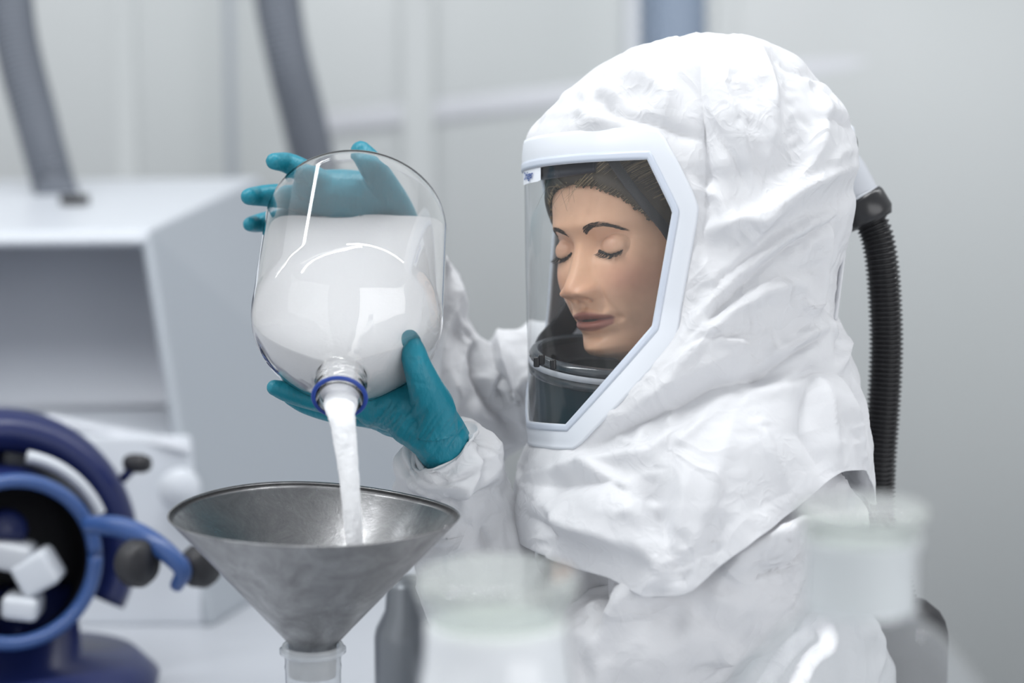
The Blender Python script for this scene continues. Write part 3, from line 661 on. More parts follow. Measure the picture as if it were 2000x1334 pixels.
# position in slice pixels (outline coordinates)
sx = 1000 + ((flat - CAM) @ RT) / DC * FPX; sy = PY.ravel()
face_cam = -(nf @ VW); near = sstep(-0.25, 0.25, face_cam)
disp = fold_field(sx, sy, HOOD_FOLDS) * near * 1.9
low = sstep(560, 900, sy)
disp += (1 - near) * 0.006 * noise3(flat * (22, 22, 9), 4)
cr = 0.0040 * crumple(flat, 0.085, 1, (1.0, 1.0, 0.8)) + 0.0150 * (ridged(flat, 0.070, 3) - 0.5) * sstep(-0.4, 0.5, noise3(flat * 9, 31)) + 0.0080 * (ridged(flat, 0.032, 6) - 0.5) * sstep(-0.2, 0.5, noise3(flat * 13, 33)) + 0.0026 * (ridged(flat, 0.014, 8) - 0.5) * sstep(-0.1, 0.5, noise3(flat * 18, 35))
disp += cr
disp += 0.004 * noise3(flat * (16, 16, 12), 2)
# calm around the window and at the hem; dome stays on the outline
sarc = PH.ravel(); 
def win_dist(phv, pyv):
    """distance in px-like units outside the window outline"""
    rel = (phv - FACE + 180) % 360 - 180; half = FACE - phi_n(pyv)
    dx = (np.abs(rel) - half) * math.pi / 180 * 315; dy = np.maximum(W_TOP - pyv, pyv - W_BOT)
    return np.where((dx > 0) & (dy > 0), np.hypot(dx, dy), np.maximum(dx, dy))
wd_ = win_dist(sarc, sy); calm = sstep(38, 78, wd_); disp *= calm
disp = np.where(disp > 0, disp * (1 - 0.55 * (1 - np.abs(face_cam)) ** 3), disp)
flat2 = flat + nf * disp[:, None]
# gathered waist at the neck on the back, plus the seam ridge over the window
G2 = flat2.reshape(G.shape)
faces = []; n, m = G.shape[:2]; r0 = 59; r1 = nrow - 1
for i in range(n - 1):
    for j in range(m):
        if r0 <= i < r1 and j < N1: continue
        k = (j + 1) % m; faces.append((i * m + j, (i + 1) * m + j, (i + 1) * m + k, i * m + k))
v = np.vstack([flat2, flat2[:m].mean(0)]); top = len(v) - 1
faces += [(top, j, (j + 1) % m) for j in range(m)]
hood = link_mesh('hood', v, faces, M_TYV, person)
so = hood.modifiers.new('t', 'SOLIDIFY'); so.thickness = 0.0012; so.offset = -1
hood['label'] = 'white hood with shoulder cape'
# visor film
vr = np.linspace(W_TOP - 8, W_BOT + 4, 90); VG = []
for py in vr:
    ph = np.linspace(float(phi_n(py)) - 1.5, float(phi_f(py)) + 1.5, 90); VG.append(hood_S(ph, np.full(90, py)))
VG = np.array(VG); VN = normals(VG, False)
if (VN[45, 45] @ np.array([-1.0, -0.4, 0])) < 0: VN = -VN
VG = VG + VN * 0.0008
vf = VG.reshape(-1, 3) + VN.reshape(-1, 3) * (0.0012 * noise3(VG.reshape(-1, 3) * (14, 14, 3), 8))[:, None]
visor = link_mesh('visor', vf, gridfaces(90, 90, False), M_VISOR, hood)
visor['label'] = 'clear curved visor film'
# white vinyl band round the window
def band(name, off0, off1, lift, m_, ncross=10, dome=0.0012):
    # outline in (s, py) with s = (phi-FACE)*R
    K = math.pi / 180 * 315; pts = []
    L_ = [(-(FACE - float(phi_n(y))) * K, y) for y in np.linspace(W_BOT, W_TOP, 60)]
    R_ = [((FACE - float(phi_n(y))) * K, y) for y in np.linspace(W_TOP, W_BOT, 60)]
    T_ = [(s, W_TOP) for s in np.linspace(L_[-1][0], R_[0][0], 40)][1:-1]; B_ = [(s, W_BOT) for s in np.linspace(R_[-1][0], L_[0][0], 14)][1:-1]
    pts = np.array(L_ + T_ + R_ + B_); nx = len(pts)
    t = np.roll(pts, -3, 0) - np.roll(pts, 3, 0); t /= np.linalg.norm(t, axis=1)[:, None]; nn = np.stack([t[:, 1], -t[:, 0]], 1)
    if ((pts - pts.mean(0)) * nn).sum() < 0: nn = -nn
    for _ in range(2): nn = (np.roll(nn, 1, 0) + nn + np.roll(nn, -1, 0)); nn /= np.linalg.norm(nn, axis=1)[:, None]
    GG = []
    for c in range(ncross):
        u = c / (ncross - 1); o_ = off0 + (off1 - off0) * u; q = pts + nn * o_
        q[:, 1] = np.where(nn[:, 1] < -0.7, pts[:, 1] + (q[:, 1] - pts[:, 1]) * 1.25, q[:, 1])
        S = hood_S(q[:, 0] / K + FACE, q[:, 1]); S1 = hood_S(q[:, 0] / K + FACE + 0.5, q[:, 1]); S2 = hood_S(q[:, 0] / K + FACE, q[:, 1] + 2)
        nrm = np.cross(S1 - S, S2 - S); nrm /= np.linalg.norm(nrm, axis=1)[:, None]
        cc = hood_S(0, 500) * 0.5 + hood_S(180, 500) * 0.5
        sg = np.sign(((S - cc) * nrm).sum(1)); nrm *= sg[:, None]
        GG.append(S + nrm * (lift + dome * math.sin(math.pi * u)))
    return np.array(GG).transpose(1, 0, 2)
def build_band(name, *a, **k):
    B_ = band(name, *a, **k); nx, nc = B_.shape[:2]; f = []
    for i in range(nx):
        for j in range(nc - 1): f.append((i * nc + j, i * nc + j + 1, ((i + 1) % nx) * nc + j + 1, ((i + 1) % nx) * nc + j))
    o = link_mesh(name, B_.reshape(-1, 3), f, a[3], hood); s_ = o.modifiers.new('t', 'SOLIDIFY'); s_.thickness = 0.0015; s_.offset = 0; return o
o = build_band('visor_frame', -2, 46, 0.0016, M_FRAME); o['label'] = 'bluish white frame of the visor'
build_band('frame_seam', -1, 11, 0.0032, mat('frame_weld', (0.58, 0.63, 0.72), 0.3), ncross=4, dome=0.0002)
# printed tab on the visor corner: white plate with blue lettering
def on_visor(px, py, lift):
    ph = float(phi_of(px, py)); S = hood_S(ph, py); c = hood_S(0, py) * 0.5 + hood_S(180, py) * 0.5; n_ = S - c; n_ /= np.linalg.norm(n_); return S + n_ * lift
tg = []
tb = MB(); cols_ = np.linspace(64, 87, 10); rows_ = np.linspace(338, 364, 8)
Gt = np.array([[hood_S(c_, r_) + 0.0022 * (lambda q: q / np.linalg.norm(q))(hood_S(c_, r_) - (hood_S(0, r_) + hood_S(180, r_)) / 2) for c_ in cols_] for r_ in rows_])
for j in (0, -1): Gt[-1, j] = Gt[-2, j] * 0.6 + Gt[-1, j] * 0.4
tab = link_mesh('maker_label', Gt.reshape(-1, 3), gridfaces(8, 10, False), mat('label_white', (0.85, 0.88, 0.93), 0.4), hood)
tc_ = bpy.data.curves.new('lettering', 'FONT'); tc_.body = 'Dräger'; tc_.size = 0.0105; tc_.align_x = 'CENTER'; tc_.align_y = 'CENTER'; tc_.extrude = 0.0001; tc_.offset = 0.00025
to = bpy.data.objects.new('lettering', tc_); C.objects.link(to)
pc = (Gt[3, 4] + Gt[3, 5]) / 2; c0 = (hood_S(0, 350) + hood_S(180, 350)) / 2; nz = pc - c0; nz[2] = 0; nz /= np.linalg.norm(nz)
xr = Gt[3, 0] - Gt[3, 9]; xr /= np.linalg.norm(xr); yz = np.cross(nz, xr)
if yz[2] < 0: xr = -xr; yz = -yz
M4 = Matrix([[xr[0], yz[0], nz[0], 0], [xr[1], yz[1], nz[1], 0], [xr[2], yz[2], nz[2], 0], [0, 0, 0, 1]])
tc_.materials.append(mat('label_blue', (0.01, 0.07, 0.32), 0.4))
dg = bpy.context.evaluated_depsgraph_get(); dg.update(); me = bpy.data.meshes.new_from_object(to.evaluated_get(dg)); bpy.data.objects.remove(to)
me.transform(Matrix.Translation(Vector(pc + nz * 0.0012)) @ M4)
# wrap the letters round the curved film
lo = bpy.data.objects.new('lettering', me); C.objects.link(lo); lo.parent = tab
for vv in me.vertices:
    q = np.array(vv.co); px_ = 1000 + ((q - CAM) @ RT) / DC * FPX; rr = -((q - CAM) @ UPV) / DC * FPX + 667
    c = (hood_S(0, rr) + hood_S(180, rr)) / 2; u = q - c; ph = math.degrees(math.atan2(-u @ RT / 0.162, -u @ VW / 0.148)); S = hood_S(ph, rr); u2 = S - c; vv.co = S + u2 / np.linalg.norm(u2) * 0.0034
lo.matrix_parent_inverse = Matrix.Translation(Vector((0, 0, 0)))
lo.matrix_parent_inverse = Matrix.Translation(-Vector(person.location)) @ Matrix.Identity(4) if False else tab.matrix_world.inverted()

# back: loose seam flap, hose port, hose
fp = MB()
fpts = [(P(1655, 238, 2.0), 0.004), (P(1662, 300, 2.0), 0.010), (P(1655, 400, 1.99), 0.016), (P(1646, 480, 1.985), 0.020), (P(1636, 560, 1.98), 0.018), (P(1630, 625, 1.98), 0.006)]
fp.tube([q for q, _ in fpts], [[0.003, r] for _, r in fpts], n=40, m=20, ref=(1, 0, 0)); fp.build('seam_flap', M_TYV, hood)
b = MB(); b.tube([P(1648, 250, 2.03), P(1660, 248, 2.03), P(1666, 262, 2.03), P(1668, 330, 2.035)], 0.0022, n=24, m=10); b.build('clip', M_FRAME, hood)
b = MB(); b.tube([P(1660, 262, 2.04), P(1669, 275, 2.04), P(1668, 300, 2.04), P(1660, 312, 2.04)], 0.003, n=20, m=10); b.build('port_ring', M_BLACK, hood)
cpts = [P(1625, 300, 2.05), P(1650, 340, 2.05), P(1676, 392, 2.05)]
b = MB(); b.tube(cpts, [[0.021, 0.021], [0.023, 0.023], [0.0235, 0.0235]], n=16, m=32); b.tube([P(1672, 384, 2.05), P(1676, 392, 2.05)], 0.0255, m=32)
b.build('hose_port', M_GREYP, hood)
hose = None
b = MB(); b.tube([P(1674, 388, 2.05), P(1679, 396, 2.05), P(1697, 424, 2.05), P(1702, 434, 2.05)], [[0.0255, 0.0255], [0.0275, 0.0275], [0.0270, 0.0270], [0.023, 0.023]], m=32); cuffh = b.build('hose_cuff', M_BLACK, hood)
hpath = [P(1698, 426, 2.05), P(1712, 460, 2.05), P(1722, 510, 2.05), P(1728, 580, 2.055), P(1731, 660, 2.06), P(1729, 740, 2.065), P(1724, 820, 2.07), P(1718, 900, 2.075), P(1716, 960, 2.08), P(1722, 1040, 2.08), P(1745, 1120, 2.07), P(1762, 1190, 2.06)]
hose = ribbed(hpath, 0.0162, 0.0049, 0.0016, 'breathing_hose', M_BLACK, hood, mm=32, per=8)
hose['label'] = 'black corrugated breathing hose'
b = MB(); qb = P(1748, 1230, 2.06)
b.grid(sweep(np.array([qb + np.array([0, 0, z]) for z in np.linspace(-0.10, 0.03, 14)]), np.stack([[0.055 * (1 - abs(t) ** 5 * 0.4), 0.042 * (1 - abs(t) ** 5 * 0.4)] for t in np.linspace(-1, 1, 14)]), 32, np.array([1.0, 0, 0]))); b.build('blower_unit', M_BLACKM, person)

# ---- head and face ------------------------------------------------
def build_head():
    yaw, pit, rol = math.radians(45.5), math.radians(4.2), math.radians(7.8)
    F0 = np.array([-math.sin(yaw), -math.cos(yaw), 0]); Z = np.array([0, 0, 1.0])
    F = F0 * math.cos(pit) - Z * math.sin(pit); U = Z * math.cos(pit) + F0 * math.sin(pit); Lt = np.cross(U, F)
    Lt, U = Lt * math.cos(rol) + U * math.sin(rol), U * math.cos(rol) - Lt * math.sin(rol)
    SC = 1.05
    org = CAM + 1.99 * VW + 0.1275 * RT + 0.1050 * UPV
    def W(v): return org + SC * (v[..., 0:1] * Lt + v[..., 1:2] * F + v[..., 2:3] * 0.945 * U)
    # rows (height) from crown to neck
    z = np.concatenate([np.linspace(0.115, 0.05, 40), np.linspace(0.049, -0.112, 165), np.linspace(-0.116, -0.20, 30)])
    yf = pinterp(-z, [-0.115, -0.112, -0.10, -0.08, -0.05, -0.022, -0.004, 0.02, 0.05, 0.07, 0.086, 0.099, 0.106, 0.112, 0.118, 0.13, 0.20],
                 [-0.02, 0.010, 0.044, 0.068, 0.0845, 0.088, 0.0845, 0.0855, 0.0875, 0.0855, 0.0815, 0.083, 0.079, 0.062, 0.038, 0.020, 0.014])
    yb = pinterp(-z, [-0.115, -0.112, -0.10, -0.08, -0.04, 0.0, 0.03, 0.06, 0.10, 0.20], [-0.03, -0.055, -0.078, -0.093, -0.104, -0.100, -0.088, -0.070, -0.060, -0.062])
    wd = pinterp(-z, [-0.115, -0.112, -0.10, -0.08, -0.04, 0.0, 0.03, 0.06, 0.085, 0.10, 0.112, 0.125, 0.20], [0.006, 0.028, 0.048, 0.063, 0.073, 0.073, 0.070, 0.061, 0.050, 0.043, 0.040, 0.045, 0.050])
    m = 420
    # angle t: 0 = front; denser on the front
    u = np.linspace(-1, 1, m, endpoint=False); t = np.pi * (0.45 * u + 0.55 * u ** 3)
    V = np.zeros((len(z), m, 3))
    yc = (yf * 0.35 + yb * 0.65); yc = np.where(z < -0.11, (yf + yb) / 2, yc); yc = np.minimum(yc, 0.0)
    nexp = 2.25
    ct, st_ = np.cos(t), np.sin(t)
    rr = (np.abs(ct) ** nexp + np.abs(st_) ** nexp) ** (-1 / nexp)
    V[..., 0] = wd[:, None] * (rr * st_)[None]
    V[..., 1] = yc[:, None] + np.where(ct > 0, (yf - yc)[:, None], (yc - yb)[:, None]) * (rr * ct)[None]
    V[..., 2] = z[:, None]
    x, y, zz = V[..., 0], V[..., 1], V[..., 2]
    fr = sstep(-0.01, 0.03, y)                     # front mask
    g = lambda cx, cz, sx_, sz_: np.exp(-((x - cx) / sx_) ** 2 - ((zz - cz) / sz_) ** 2)
    ax_ = np.abs(x); ga = lambda cx, cz, sx_, sz_: np.exp(-((ax_ - cx) / sx_) ** 2 - ((zz - cz) / sz_) ** 2)
    dy = np.zeros_like(x)
    # flatten face plane a little, cheekbones, temples
    dy += 0.0050 * ga(0.046, -0.024, 0.020, 0.018) + 0.0035 * ga(0.036, -0.040, 0.020, 0.020)
    dy -= 0.0040 * ga(0.040, -0.075, 0.016, 0.020)
    dy += 0.0030 * ga(0.026, 0.021, 0.020, 0.007) + 0.0015 * g(0, 0.024, 0.02, 0.01)
    # eye sockets
    dy -= 0.0100 * ga(0.029, 0.002, 0.0155, 0.0130)
    dy -= 0.0050 * ga(0.014, 0.000, 0.006, 0.010)
    # nose
    zn = np.clip((0.006 - zz) / 0.048, 0, 1)
    half = 0.0062 + 0.0062 * zn ** 1.3
    ridge_h = np.interp(-zz, [-0.012, 0.0, 0.012, 0.024, 0.031, 0.037, 0.042, 0.047, 0.052], [0.0, 0.002, 0.0065, 0.0130, 0.0170, 0.0180, 0.0165, 0.0090, 0.0])
    k = np.array([1, 4, 6, 4, 1]) / 16.; rr_ = ridge_h.copy()
    for _ in range(9): rr_ = sum(k[i] * np.roll(rr_, i - 2, 0) for i in range(5))
    dy += rr_ * np.exp(-(ax_ / (half * 1.18)) ** 2.6)
    dy += 0.0100 * ga(0.0135, -0.0425, 0.0064, 0.0068)               # wings
    dy += 0.0040 * g(0, -0.039, 0.0100, 0.0080)
    dy -= 0.0030 * ga(0.0215, -0.044, 0.0030, 0.0080)                # wing crease
    dy -= 0.0060 * ga(0.0078, -0.0500, 0.0042, 0.0030)               # nostrils
    # philtrum, lips
    dy -= 0.0012 * g(0, -0.058, 0.0030, 0.005)
    mw = 0.0250
    lipw = np.clip(1 - (ax_ / mw) ** 2, 0, 1)
    dy += 0.0055 * np.exp(-((zz + 0.0655 - 0.0012 * np.cos(ax_ / 0.006)) / 0.0042) ** 2) * lipw ** 0.6
    dy += 0.0065 * np.exp(-((zz + 0.0775) / 0.0048) ** 2) * lipw ** 0.7
    dy -= 0.0030 * np.exp(-((zz + 0.0712) / 0.0020) ** 2) * np.clip(1 - (ax_ / (mw * 1.10)) ** 4, 0, 1)
    dy -= 0.0042 * ga(0.0275, -0.0715, 0.0042, 0.0042)               # corners
    dy += 0.0022 * ga(0.0345, -0.070, 0.006, 0.010)
    dy -= 0.0030 * np.exp(-((zz + 0.0875) / 0.005) ** 2) * np.exp(-(ax_ / 0.018) ** 2)
    dy += 0.0035 * g(0, -0.100, 0.016, 0.008)
    dy -= 0.0016 * np.exp(-((ax_ - 0.020 - (-(zz + 0.045)) * 0.35) / 0.0035) ** 2) * sstep(-0.072, -0.060, zz) * sstep(-0.044, -0.052, zz)   # nasolabial
    V[..., 1] += dy * fr
    # droop of the nose tip
    V[..., 2] -= 0.0022 * np.exp(-((ax_) / 0.009) ** 2 - ((zz + 0.041) / 0.006) ** 2) * fr
    # eyeballs under the lids
    for sx_ in (-1, 1):
        ec = np.array([sx_ * 0.0305, 0.0650, -0.0030]); R = 0.0135
        q = R * R - (V[..., 0] - ec[0]) ** 2 / 1.10 - (V[..., 2] - ec[2]) ** 2
        ys = ec[1] + np.sqrt(np.maximum(q, 0)); d_ = ys - V[..., 1]
        kk = 0.0022; hmix = np.clip(0.5 + 0.5 * d_ / kk, 0, 1)
        newy = V[..., 1] * (1 - hmix) + ys * hmix + kk * hmix * (1 - hmix)
        V[..., 1] = np.where((q > 0) & (fr > 0.5), newy, V[..., 1])
        # lid line groove and upper crease
        xr = V[..., 0] - ec[0]; lid = -0.0100 + 26.0 * xr ** 2 - 0.10 * sx_ * xr
        V[..., 1] -= 0.0022 * np.exp(-((V[..., 2] - lid) / 0.0011) ** 2) * np.clip(1 - (xr / 0.0130) ** 4, 0, 1) * fr
        cre = 0.0068 - 22.0 * xr ** 2
        V[..., 1] -= 0.0012 * np.exp(-((V[..., 2] - cre) / 0.0011) ** 2) * np.clip(1 - (xr / 0.016) ** 4, 0, 1) * fr
    # tints
    cols = np.tile(np.array([0.79, 0.47, 0.305]), (len(z), m, 1))
    def paint(c, a): 
        nonlocal cols
        cols = cols * (1 - a[..., None]) + np.array(c) * a[..., None]
    paint((0.62, 0.27, 0.19), 0.55 * ga(0.044, -0.035, 0.020, 0.018) * fr)
    paint((0.58, 0.27, 0.18), 0.45 * g(0, -0.042, 0.013, 0.010) * fr)
    paint((0.66, 0.42, 0.30), 0.5 * g(0, 0.045, 0.035, 0.02) * fr)
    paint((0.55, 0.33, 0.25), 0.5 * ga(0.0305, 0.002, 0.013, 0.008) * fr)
    lip_up = sstep(-0.0722, -0.0705, zz) * sstep(-0.0612 - 0.0022 * (ax_ / 0.012) ** 1.5 + 0.0006, -0.0635 - 0.0022 * (ax_ / 0.012) ** 1.5, zz) 
    lip_lo = sstep(-0.0700, -0.0718, zz) * sstep(-0.0835 + 10.0 * ax_ ** 2, -0.0815 + 10.0 * ax_ ** 2, zz)
    la = np.clip(lip_up + lip_lo, 0, 1) * sstep(mw, mw * 0.9, ax_) * fr
    paint((0.32, 0.095, 0.08), 0.85 * la)
    paint((0.10, 0.02, 0.02), 0.8 * np.exp(-((zz + 0.0712) / 0.0011) ** 2) * sstep(mw, mw * 0.85, ax_) * fr)  # mouth line: darker inner-lip red plus shade between the lips painted in
    # whole figure continues as rings: neck, shoulders, trunk
    rings = []
    for (h_, rx, ry, cx, cy) in [(1.30, 0.055, 0.058, 0.175, 2.04), (1.27, 0.065, 0.065, 0.185, 2.04), (1.245, 0.085, 0.075, 0.20, 2.03), (1.21, 0.11, 0.085, 0.215, 2.02), (1.12, 0.11, 0.08, 0.225, 2.01), (1.0, 0.10, 0.08, 0.235, 1.99), (0.88, 0.06, 0.055, 0.245, 1.97)]:
        ring = np.zeros((m, 3)); dirf = F0; dirl = np.cross(Z, F0)
        ring[:] = np.array([cx, cy, h_]) + (np.cos(t)[:, None] * dirf * ry) + (np.sin(t)[:, None] * dirl * rx); rings.append(ring)
    H = W(V); full = np.concatenate([H, np.array(rings)], 0)
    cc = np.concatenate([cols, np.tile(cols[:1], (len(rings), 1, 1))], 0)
    b = MB(); b.grid(full, True, True, flip=True)
    nh = full.shape[0] * m
    return b, cc.reshape(-1, 3), W, V, t, z, (F, U, Lt, org, SC)
hb, hcols, HW, HV, ht, hz, (hF, hU, hL, horg, hSC) = build_head()
# limbs inside the suit, part of the same body mesh
def limb(mb, pts, rad): mb.tube(pts, rad, n=24, m=20)
nb = hb.n
limb(hb, [P(1540, 1030, 1.93), P(1450, 1100, 1.90), P(1330, 1200, 1.89), P(1210, 1310, 1.89), P(1100, 1390, 1.90), P(1010, 1330, 1.94), P(955, 1200, 1.97), P(925, 1080, 1.97), P(912, 1000, 1.96)], [0.03, 0.035, 0.035, 0.033, 0.030, 0.028, 0.026, 0.024, 0.022])
limb(hb, [P(1250, 850, 2.14), P(1160, 775, 2.18), P(1070, 740, 2.21), P(1000, 750, 2.22), P(935, 795, 2.21), P(890, 740, 2.19), P(830, 560, 2.15), P(815, 510, 2.14)], [0.03, 0.028, 0.026, 0.024, 0.024, 0.022, 0.017, 0.016])
for sx_ in (-0.075, 0.085):
    limb(hb, [(0.245 + sx_, 1.965 + sx_ * 0.5, 0.90), (0.245 + sx_, 1.965 + sx_ * 0.5, 0.48), (0.245 + sx_, 1.965 + sx_ * 0.5, 0.06)], [0.065, 0.050, 0.034])
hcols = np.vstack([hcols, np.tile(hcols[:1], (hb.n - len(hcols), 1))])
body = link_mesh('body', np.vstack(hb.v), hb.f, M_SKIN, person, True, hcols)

def head_pt(x, z, lift=0.0, side=None):
    """point on the front of the face at lateral x (subject's left +) and height z"""
    i = int(np.argmin(np.abs(hz - z))); row = HV[i]; fm = np.abs(ht) < 1.9
    j = np.where(fm)[0][np.argmin(np.abs(row[fm, 0] - x))]
    return row[j] + np.array([0, lift, 0])
# eyebrows, lashes
def hairs(name, segs, m_, parent, mm=5):
    b = MB()
    for pts, r in segs:
        b.grid(sweep(np.array(pts), np.outer(np.linspace(1, 0.25, len(pts)) * r, [1, 1]), mm), True, True)
    return b.build(name, m_, parent)
for sgn in (1, -1):
    segs = []
    for k in range(260):
        u = random.random(); xx = 0.011 + u * 0.030; ze = 0.0150 + 0.0085 * math.sin(u * 2.3) - 0.0085 * u * u
        thick = 0.0062 * (1 - u * 0.75); zz0 = ze + random.uniform(-0.5, 0.5) * thick
        p0 = head_pt(sgn * xx, zz0, 0.0003); ln = 0.0040 + random.random() * 0.003
        x1 = xx + ln * 0.92; z1 = zz0 + ln * (0.55 - 1.0 * u); pm = head_pt(sgn * (xx + x1) / 2, (zz0 + z1) / 2, 0.0010); p1 = head_pt(sgn * x1, z1, 0.0006)
        segs.append(([HW(p0), HW(pm), HW(p1)], 0.00026))
    hairs('eyebrow', segs, mat('brow_hair', (0.035, 0.022, 0.015), 0.7), body)
    segs = []; ecx, ecy, ecz, R = sgn * 0.0305, 0.0650, -0.0030, 0.0138
    for k in range(60):
        xr = -0.0115 + 0.0230 * k / 59 + random.uniform(-.0002, .0002); zl = -0.0100 + 26.0 * xr ** 2 - 0.10 * sgn * xr
        p0 = head_pt(ecx + xr, zl + 0.0006, 0.0002); out = xr * 0.30
        ln = 0.0070 * (0.8 + 0.3 * random.random())
        p1 = p0 + np.array([out * 0.5 + random.uniform(-.0006, .0006), ln * 0.60, -ln * 0.45]); p2 = p0 + np.array([out + random.uniform(-.0008, .0008), ln * 1.05, -ln * 0.50])
        segs.append(([HW(p0), HW(p1), HW(p2)], 0.00034))
    lashline = [HW(head_pt(ecx + xr, -0.0100 + 26.0 * xr ** 2 - 0.10 * sgn * xr, 0.0010)) for xr in np.linspace(-0.0125 if sgn > 0 else 0.0125, 0.0125 if sgn > 0 else -0.0125, 20)]
    b_ = [(lashline, 0.0015)]
    hairs('eyelashes', segs + b_, M_LASH, body)

# hair cap with combed strands
def build_hair():
    b = MB(); rowsel = [i for i in range(len(hz)) if hz[i] > -0.09][::3]
    m = HV.shape[1]; sel = list(range(0, m, 3)); G = []
    for i in rowsel:
        r = HV[i][sel].copy(); tt = ht[sel]; z = hz[i]
        c = np.array([0, -0.02, 0.02]); dirs = r - c; dirs /= np.linalg.norm(dirs, axis=1)[:, None]
        at = np.abs(tt)
        # hairline: height above which hair grows, by angle from the front
        hl = np.interp(at, [0, 0.35, 0.6, 0.8, 1.0, 1.2, 1.5, 3.2], [0.062, 0.058, 0.046, 0.028, 0.004, -0.03, -0.07, -0.12])
        grow = sstep(-0.006, 0.010, z - hl)
        th = -0.004 + 0.0125 * grow
        G.append(r + dirs * th[:, None])
    G = np.array(G); f3 = G.reshape(-1, 3)
    b.grid(HW(G), True, True, flip=True); hair = b.build('hair', M_HAIR, body)
    segs = []
    for k in range(1500):
        s = random.choice((1, 1, 1, -1)); a = random.uniform(0.05, 1.6)
        hl = np.interp(a, [0, 0.35, 0.6, 0.8, 1.0, 1.2, 1.5, 3.2], [0.062, 0.058, 0.046, 0.028, 0.004, -0.03, -0.07, -0.12])
        z0 = hl + random.uniform(-0.003, 0.03); pts = []
        for q in range(6):
            aa = a + q * 0.20; z1 = z0 + 0.010 * q - 0.0035 * q * q * (0.2 + a * 0.6)
            i = int(np.argmin(np.abs(hz - z1))); j = int(np.argmin(np.abs(ht - s * aa))); r = HV[i][j]
            c = np.array([0, -0.02, 0.02]); d = r - c; d /= np.linalg.norm(d); pts.append(HW(r + d * (0.0012 + 0.0118 * min(q, 2) / 2 + 0.0022 * random.random())))
        segs.append((catmull(pts, 12), 0.0009))
    # loose wisps at the forehead
    for k in range(14):
        x0 = random.uniform(-0.015, 0.02); p0 = head_pt(x0, 0.062, 0.004); 
        pts = [HW(p0), HW(p0 + np.array([random.uniform(-.01, .01), 0.012, 0.0])), HW(p0 + np.array([random.uniform(-.014, .014), 0.022, -0.012 - random.random() * 0.012]))]
        segs.append((catmull(pts, 8), 0.00022))
    random.shuffle(segs); n_ = len(segs) // 3
    for k_, m_ in enumerate((M_HAIR, M_HAIRM, M_HAIRL)): hairs('hair_strands', segs[k_ * n_:(k_ + 1) * n_], m_, hair, 4)
build_hair()
# harness: headband and side strap
def head_band(name, pts, r, m_, lift=0.014):
    q = []
    for (a, z) in pts:
        i = int(np.argmin(np.abs(hz - z))); j = int(np.argmin(np.abs(ht - a))); rr = HV[i][j]; c = np.array([0, -0.02, 0.02]); d = rr - c; d /= np.linalg.norm(d); q.append(HW(rr + d * lift))
    c_ = np.array(q).mean(0); b = MB(); pts3 = catmull(q, 60)
    T_ = np.gradient(pts3, axis=0); T_ /= np.linalg.norm(T_, axis=1)[:, None]; out = []
    a = np.linspace(0, 2 * np.pi, 16, endpoint=False)
    for k in range(60):
        o_ = pts3[k] - horg; o_ -= (o_ @ T_[k]) * T_[k]; o_ /= np.linalg.norm(o_); s_ = np.cross(T_[k], o_)
        se = lambda v_: np.sign(v_) * np.abs(v_) ** 0.6
        out.append(pts3[k] + se(np.cos(a))[:, None] * o_ * r[0] + se(np.sin(a))[:, None] * s_ * r[1])
    b.grid(np.array(out)); return b.build(name, m_, person)
o = head_band('headband', [(x_, 0.074) for x_ in np.linspace(-1.2, 0.42, 12)], (0.004, 0.012), mat('navy_pad', (0.010, 0.012, 0.024), 0.5), 0.0145)
head_band('harness_strap', [(0.45, 0.090), (0.60, 0.072), (0.74, 0.050), (0.86, 0.030), (0.98, 0.008), (1.12, -0.02)], (0.002, 0.0050), M_BLACKM, 0.0175)
head_band('harness_strap', [(0.95, 0.10), (1.15, 0.075), (1.35, 0.045), (1.5, 0.01), (1.6, -0.03)], (0.002, 0.006), M_BLACKM, 0.0175)

# neck ring and dark shroud inside the visor
NC = P(1190, 697, 1.985)
nr = np.array([0.06, -0.10, 1.0]); nr /= np.linalg.norm(nr)
def ring_profile(name, prof, m_, parent, sc_=(1, 1)):
    G = lathe_grid(prof, np.zeros(3), nr, 80); G = G * 1.0
    G[..., 0] *= sc_[0]; G[..., 1] *= sc_[1]; b = MB(); b.grid(G + NC, True, False); return b.build(name, m_, parent)
ncol = ring_profile('neck_ring', [(0.070, 0.004), (0.074, 0.006), (0.078, 0.004), (0.080, 0.0), (0.0775, -0.003), (0.0775, -0.010), (0.080, -0.012), (0.079, -0.018), (0.074, -0.020), (0.070, -0.016), (0.070, 0.004)], mat('dark_grey_ring', (0.045, 0.055, 0.065), 0.18, Specular_IOR_Level=0.8), person)
ncol['label'] = 'glossy dark neck ring'
ring_profile('ring_trim', [(0.0795, -0.0035), (0.0805, -0.005), (0.0805, -0.008), (0.0795, -0.0095)], M_GREYP, ncol)
sh = MB(); G = lathe_grid([(0.074, -0.012), (0.071, -0.03), (0.069, -0.05), (0.070, -0.08), (0.072, -0.11), (0.074, -0.14)], NC, nr, 96)
a_ = np.linspace(0, 2 * np.pi, 96, endpoint=False); cen = G.mean(1, keepdims=True)
G = cen + (G - cen) * (1 + 0.05 * np.sin(a_ * 13) * np.linspace(0.2, 1, 6)[:, None])[..., None]
sh.grid(G, True, False); sh.build('neck_shroud', M_TEALC, person)
sh = MB(); G = lathe_grid([(0.069, -0.002), (0.060, -0.012), (0.052, -0.016), (0.047, -0.014)], NC, nr, 64); sh.grid(G, True, False); sh.build('inner_collar', M_BLACKM, person)
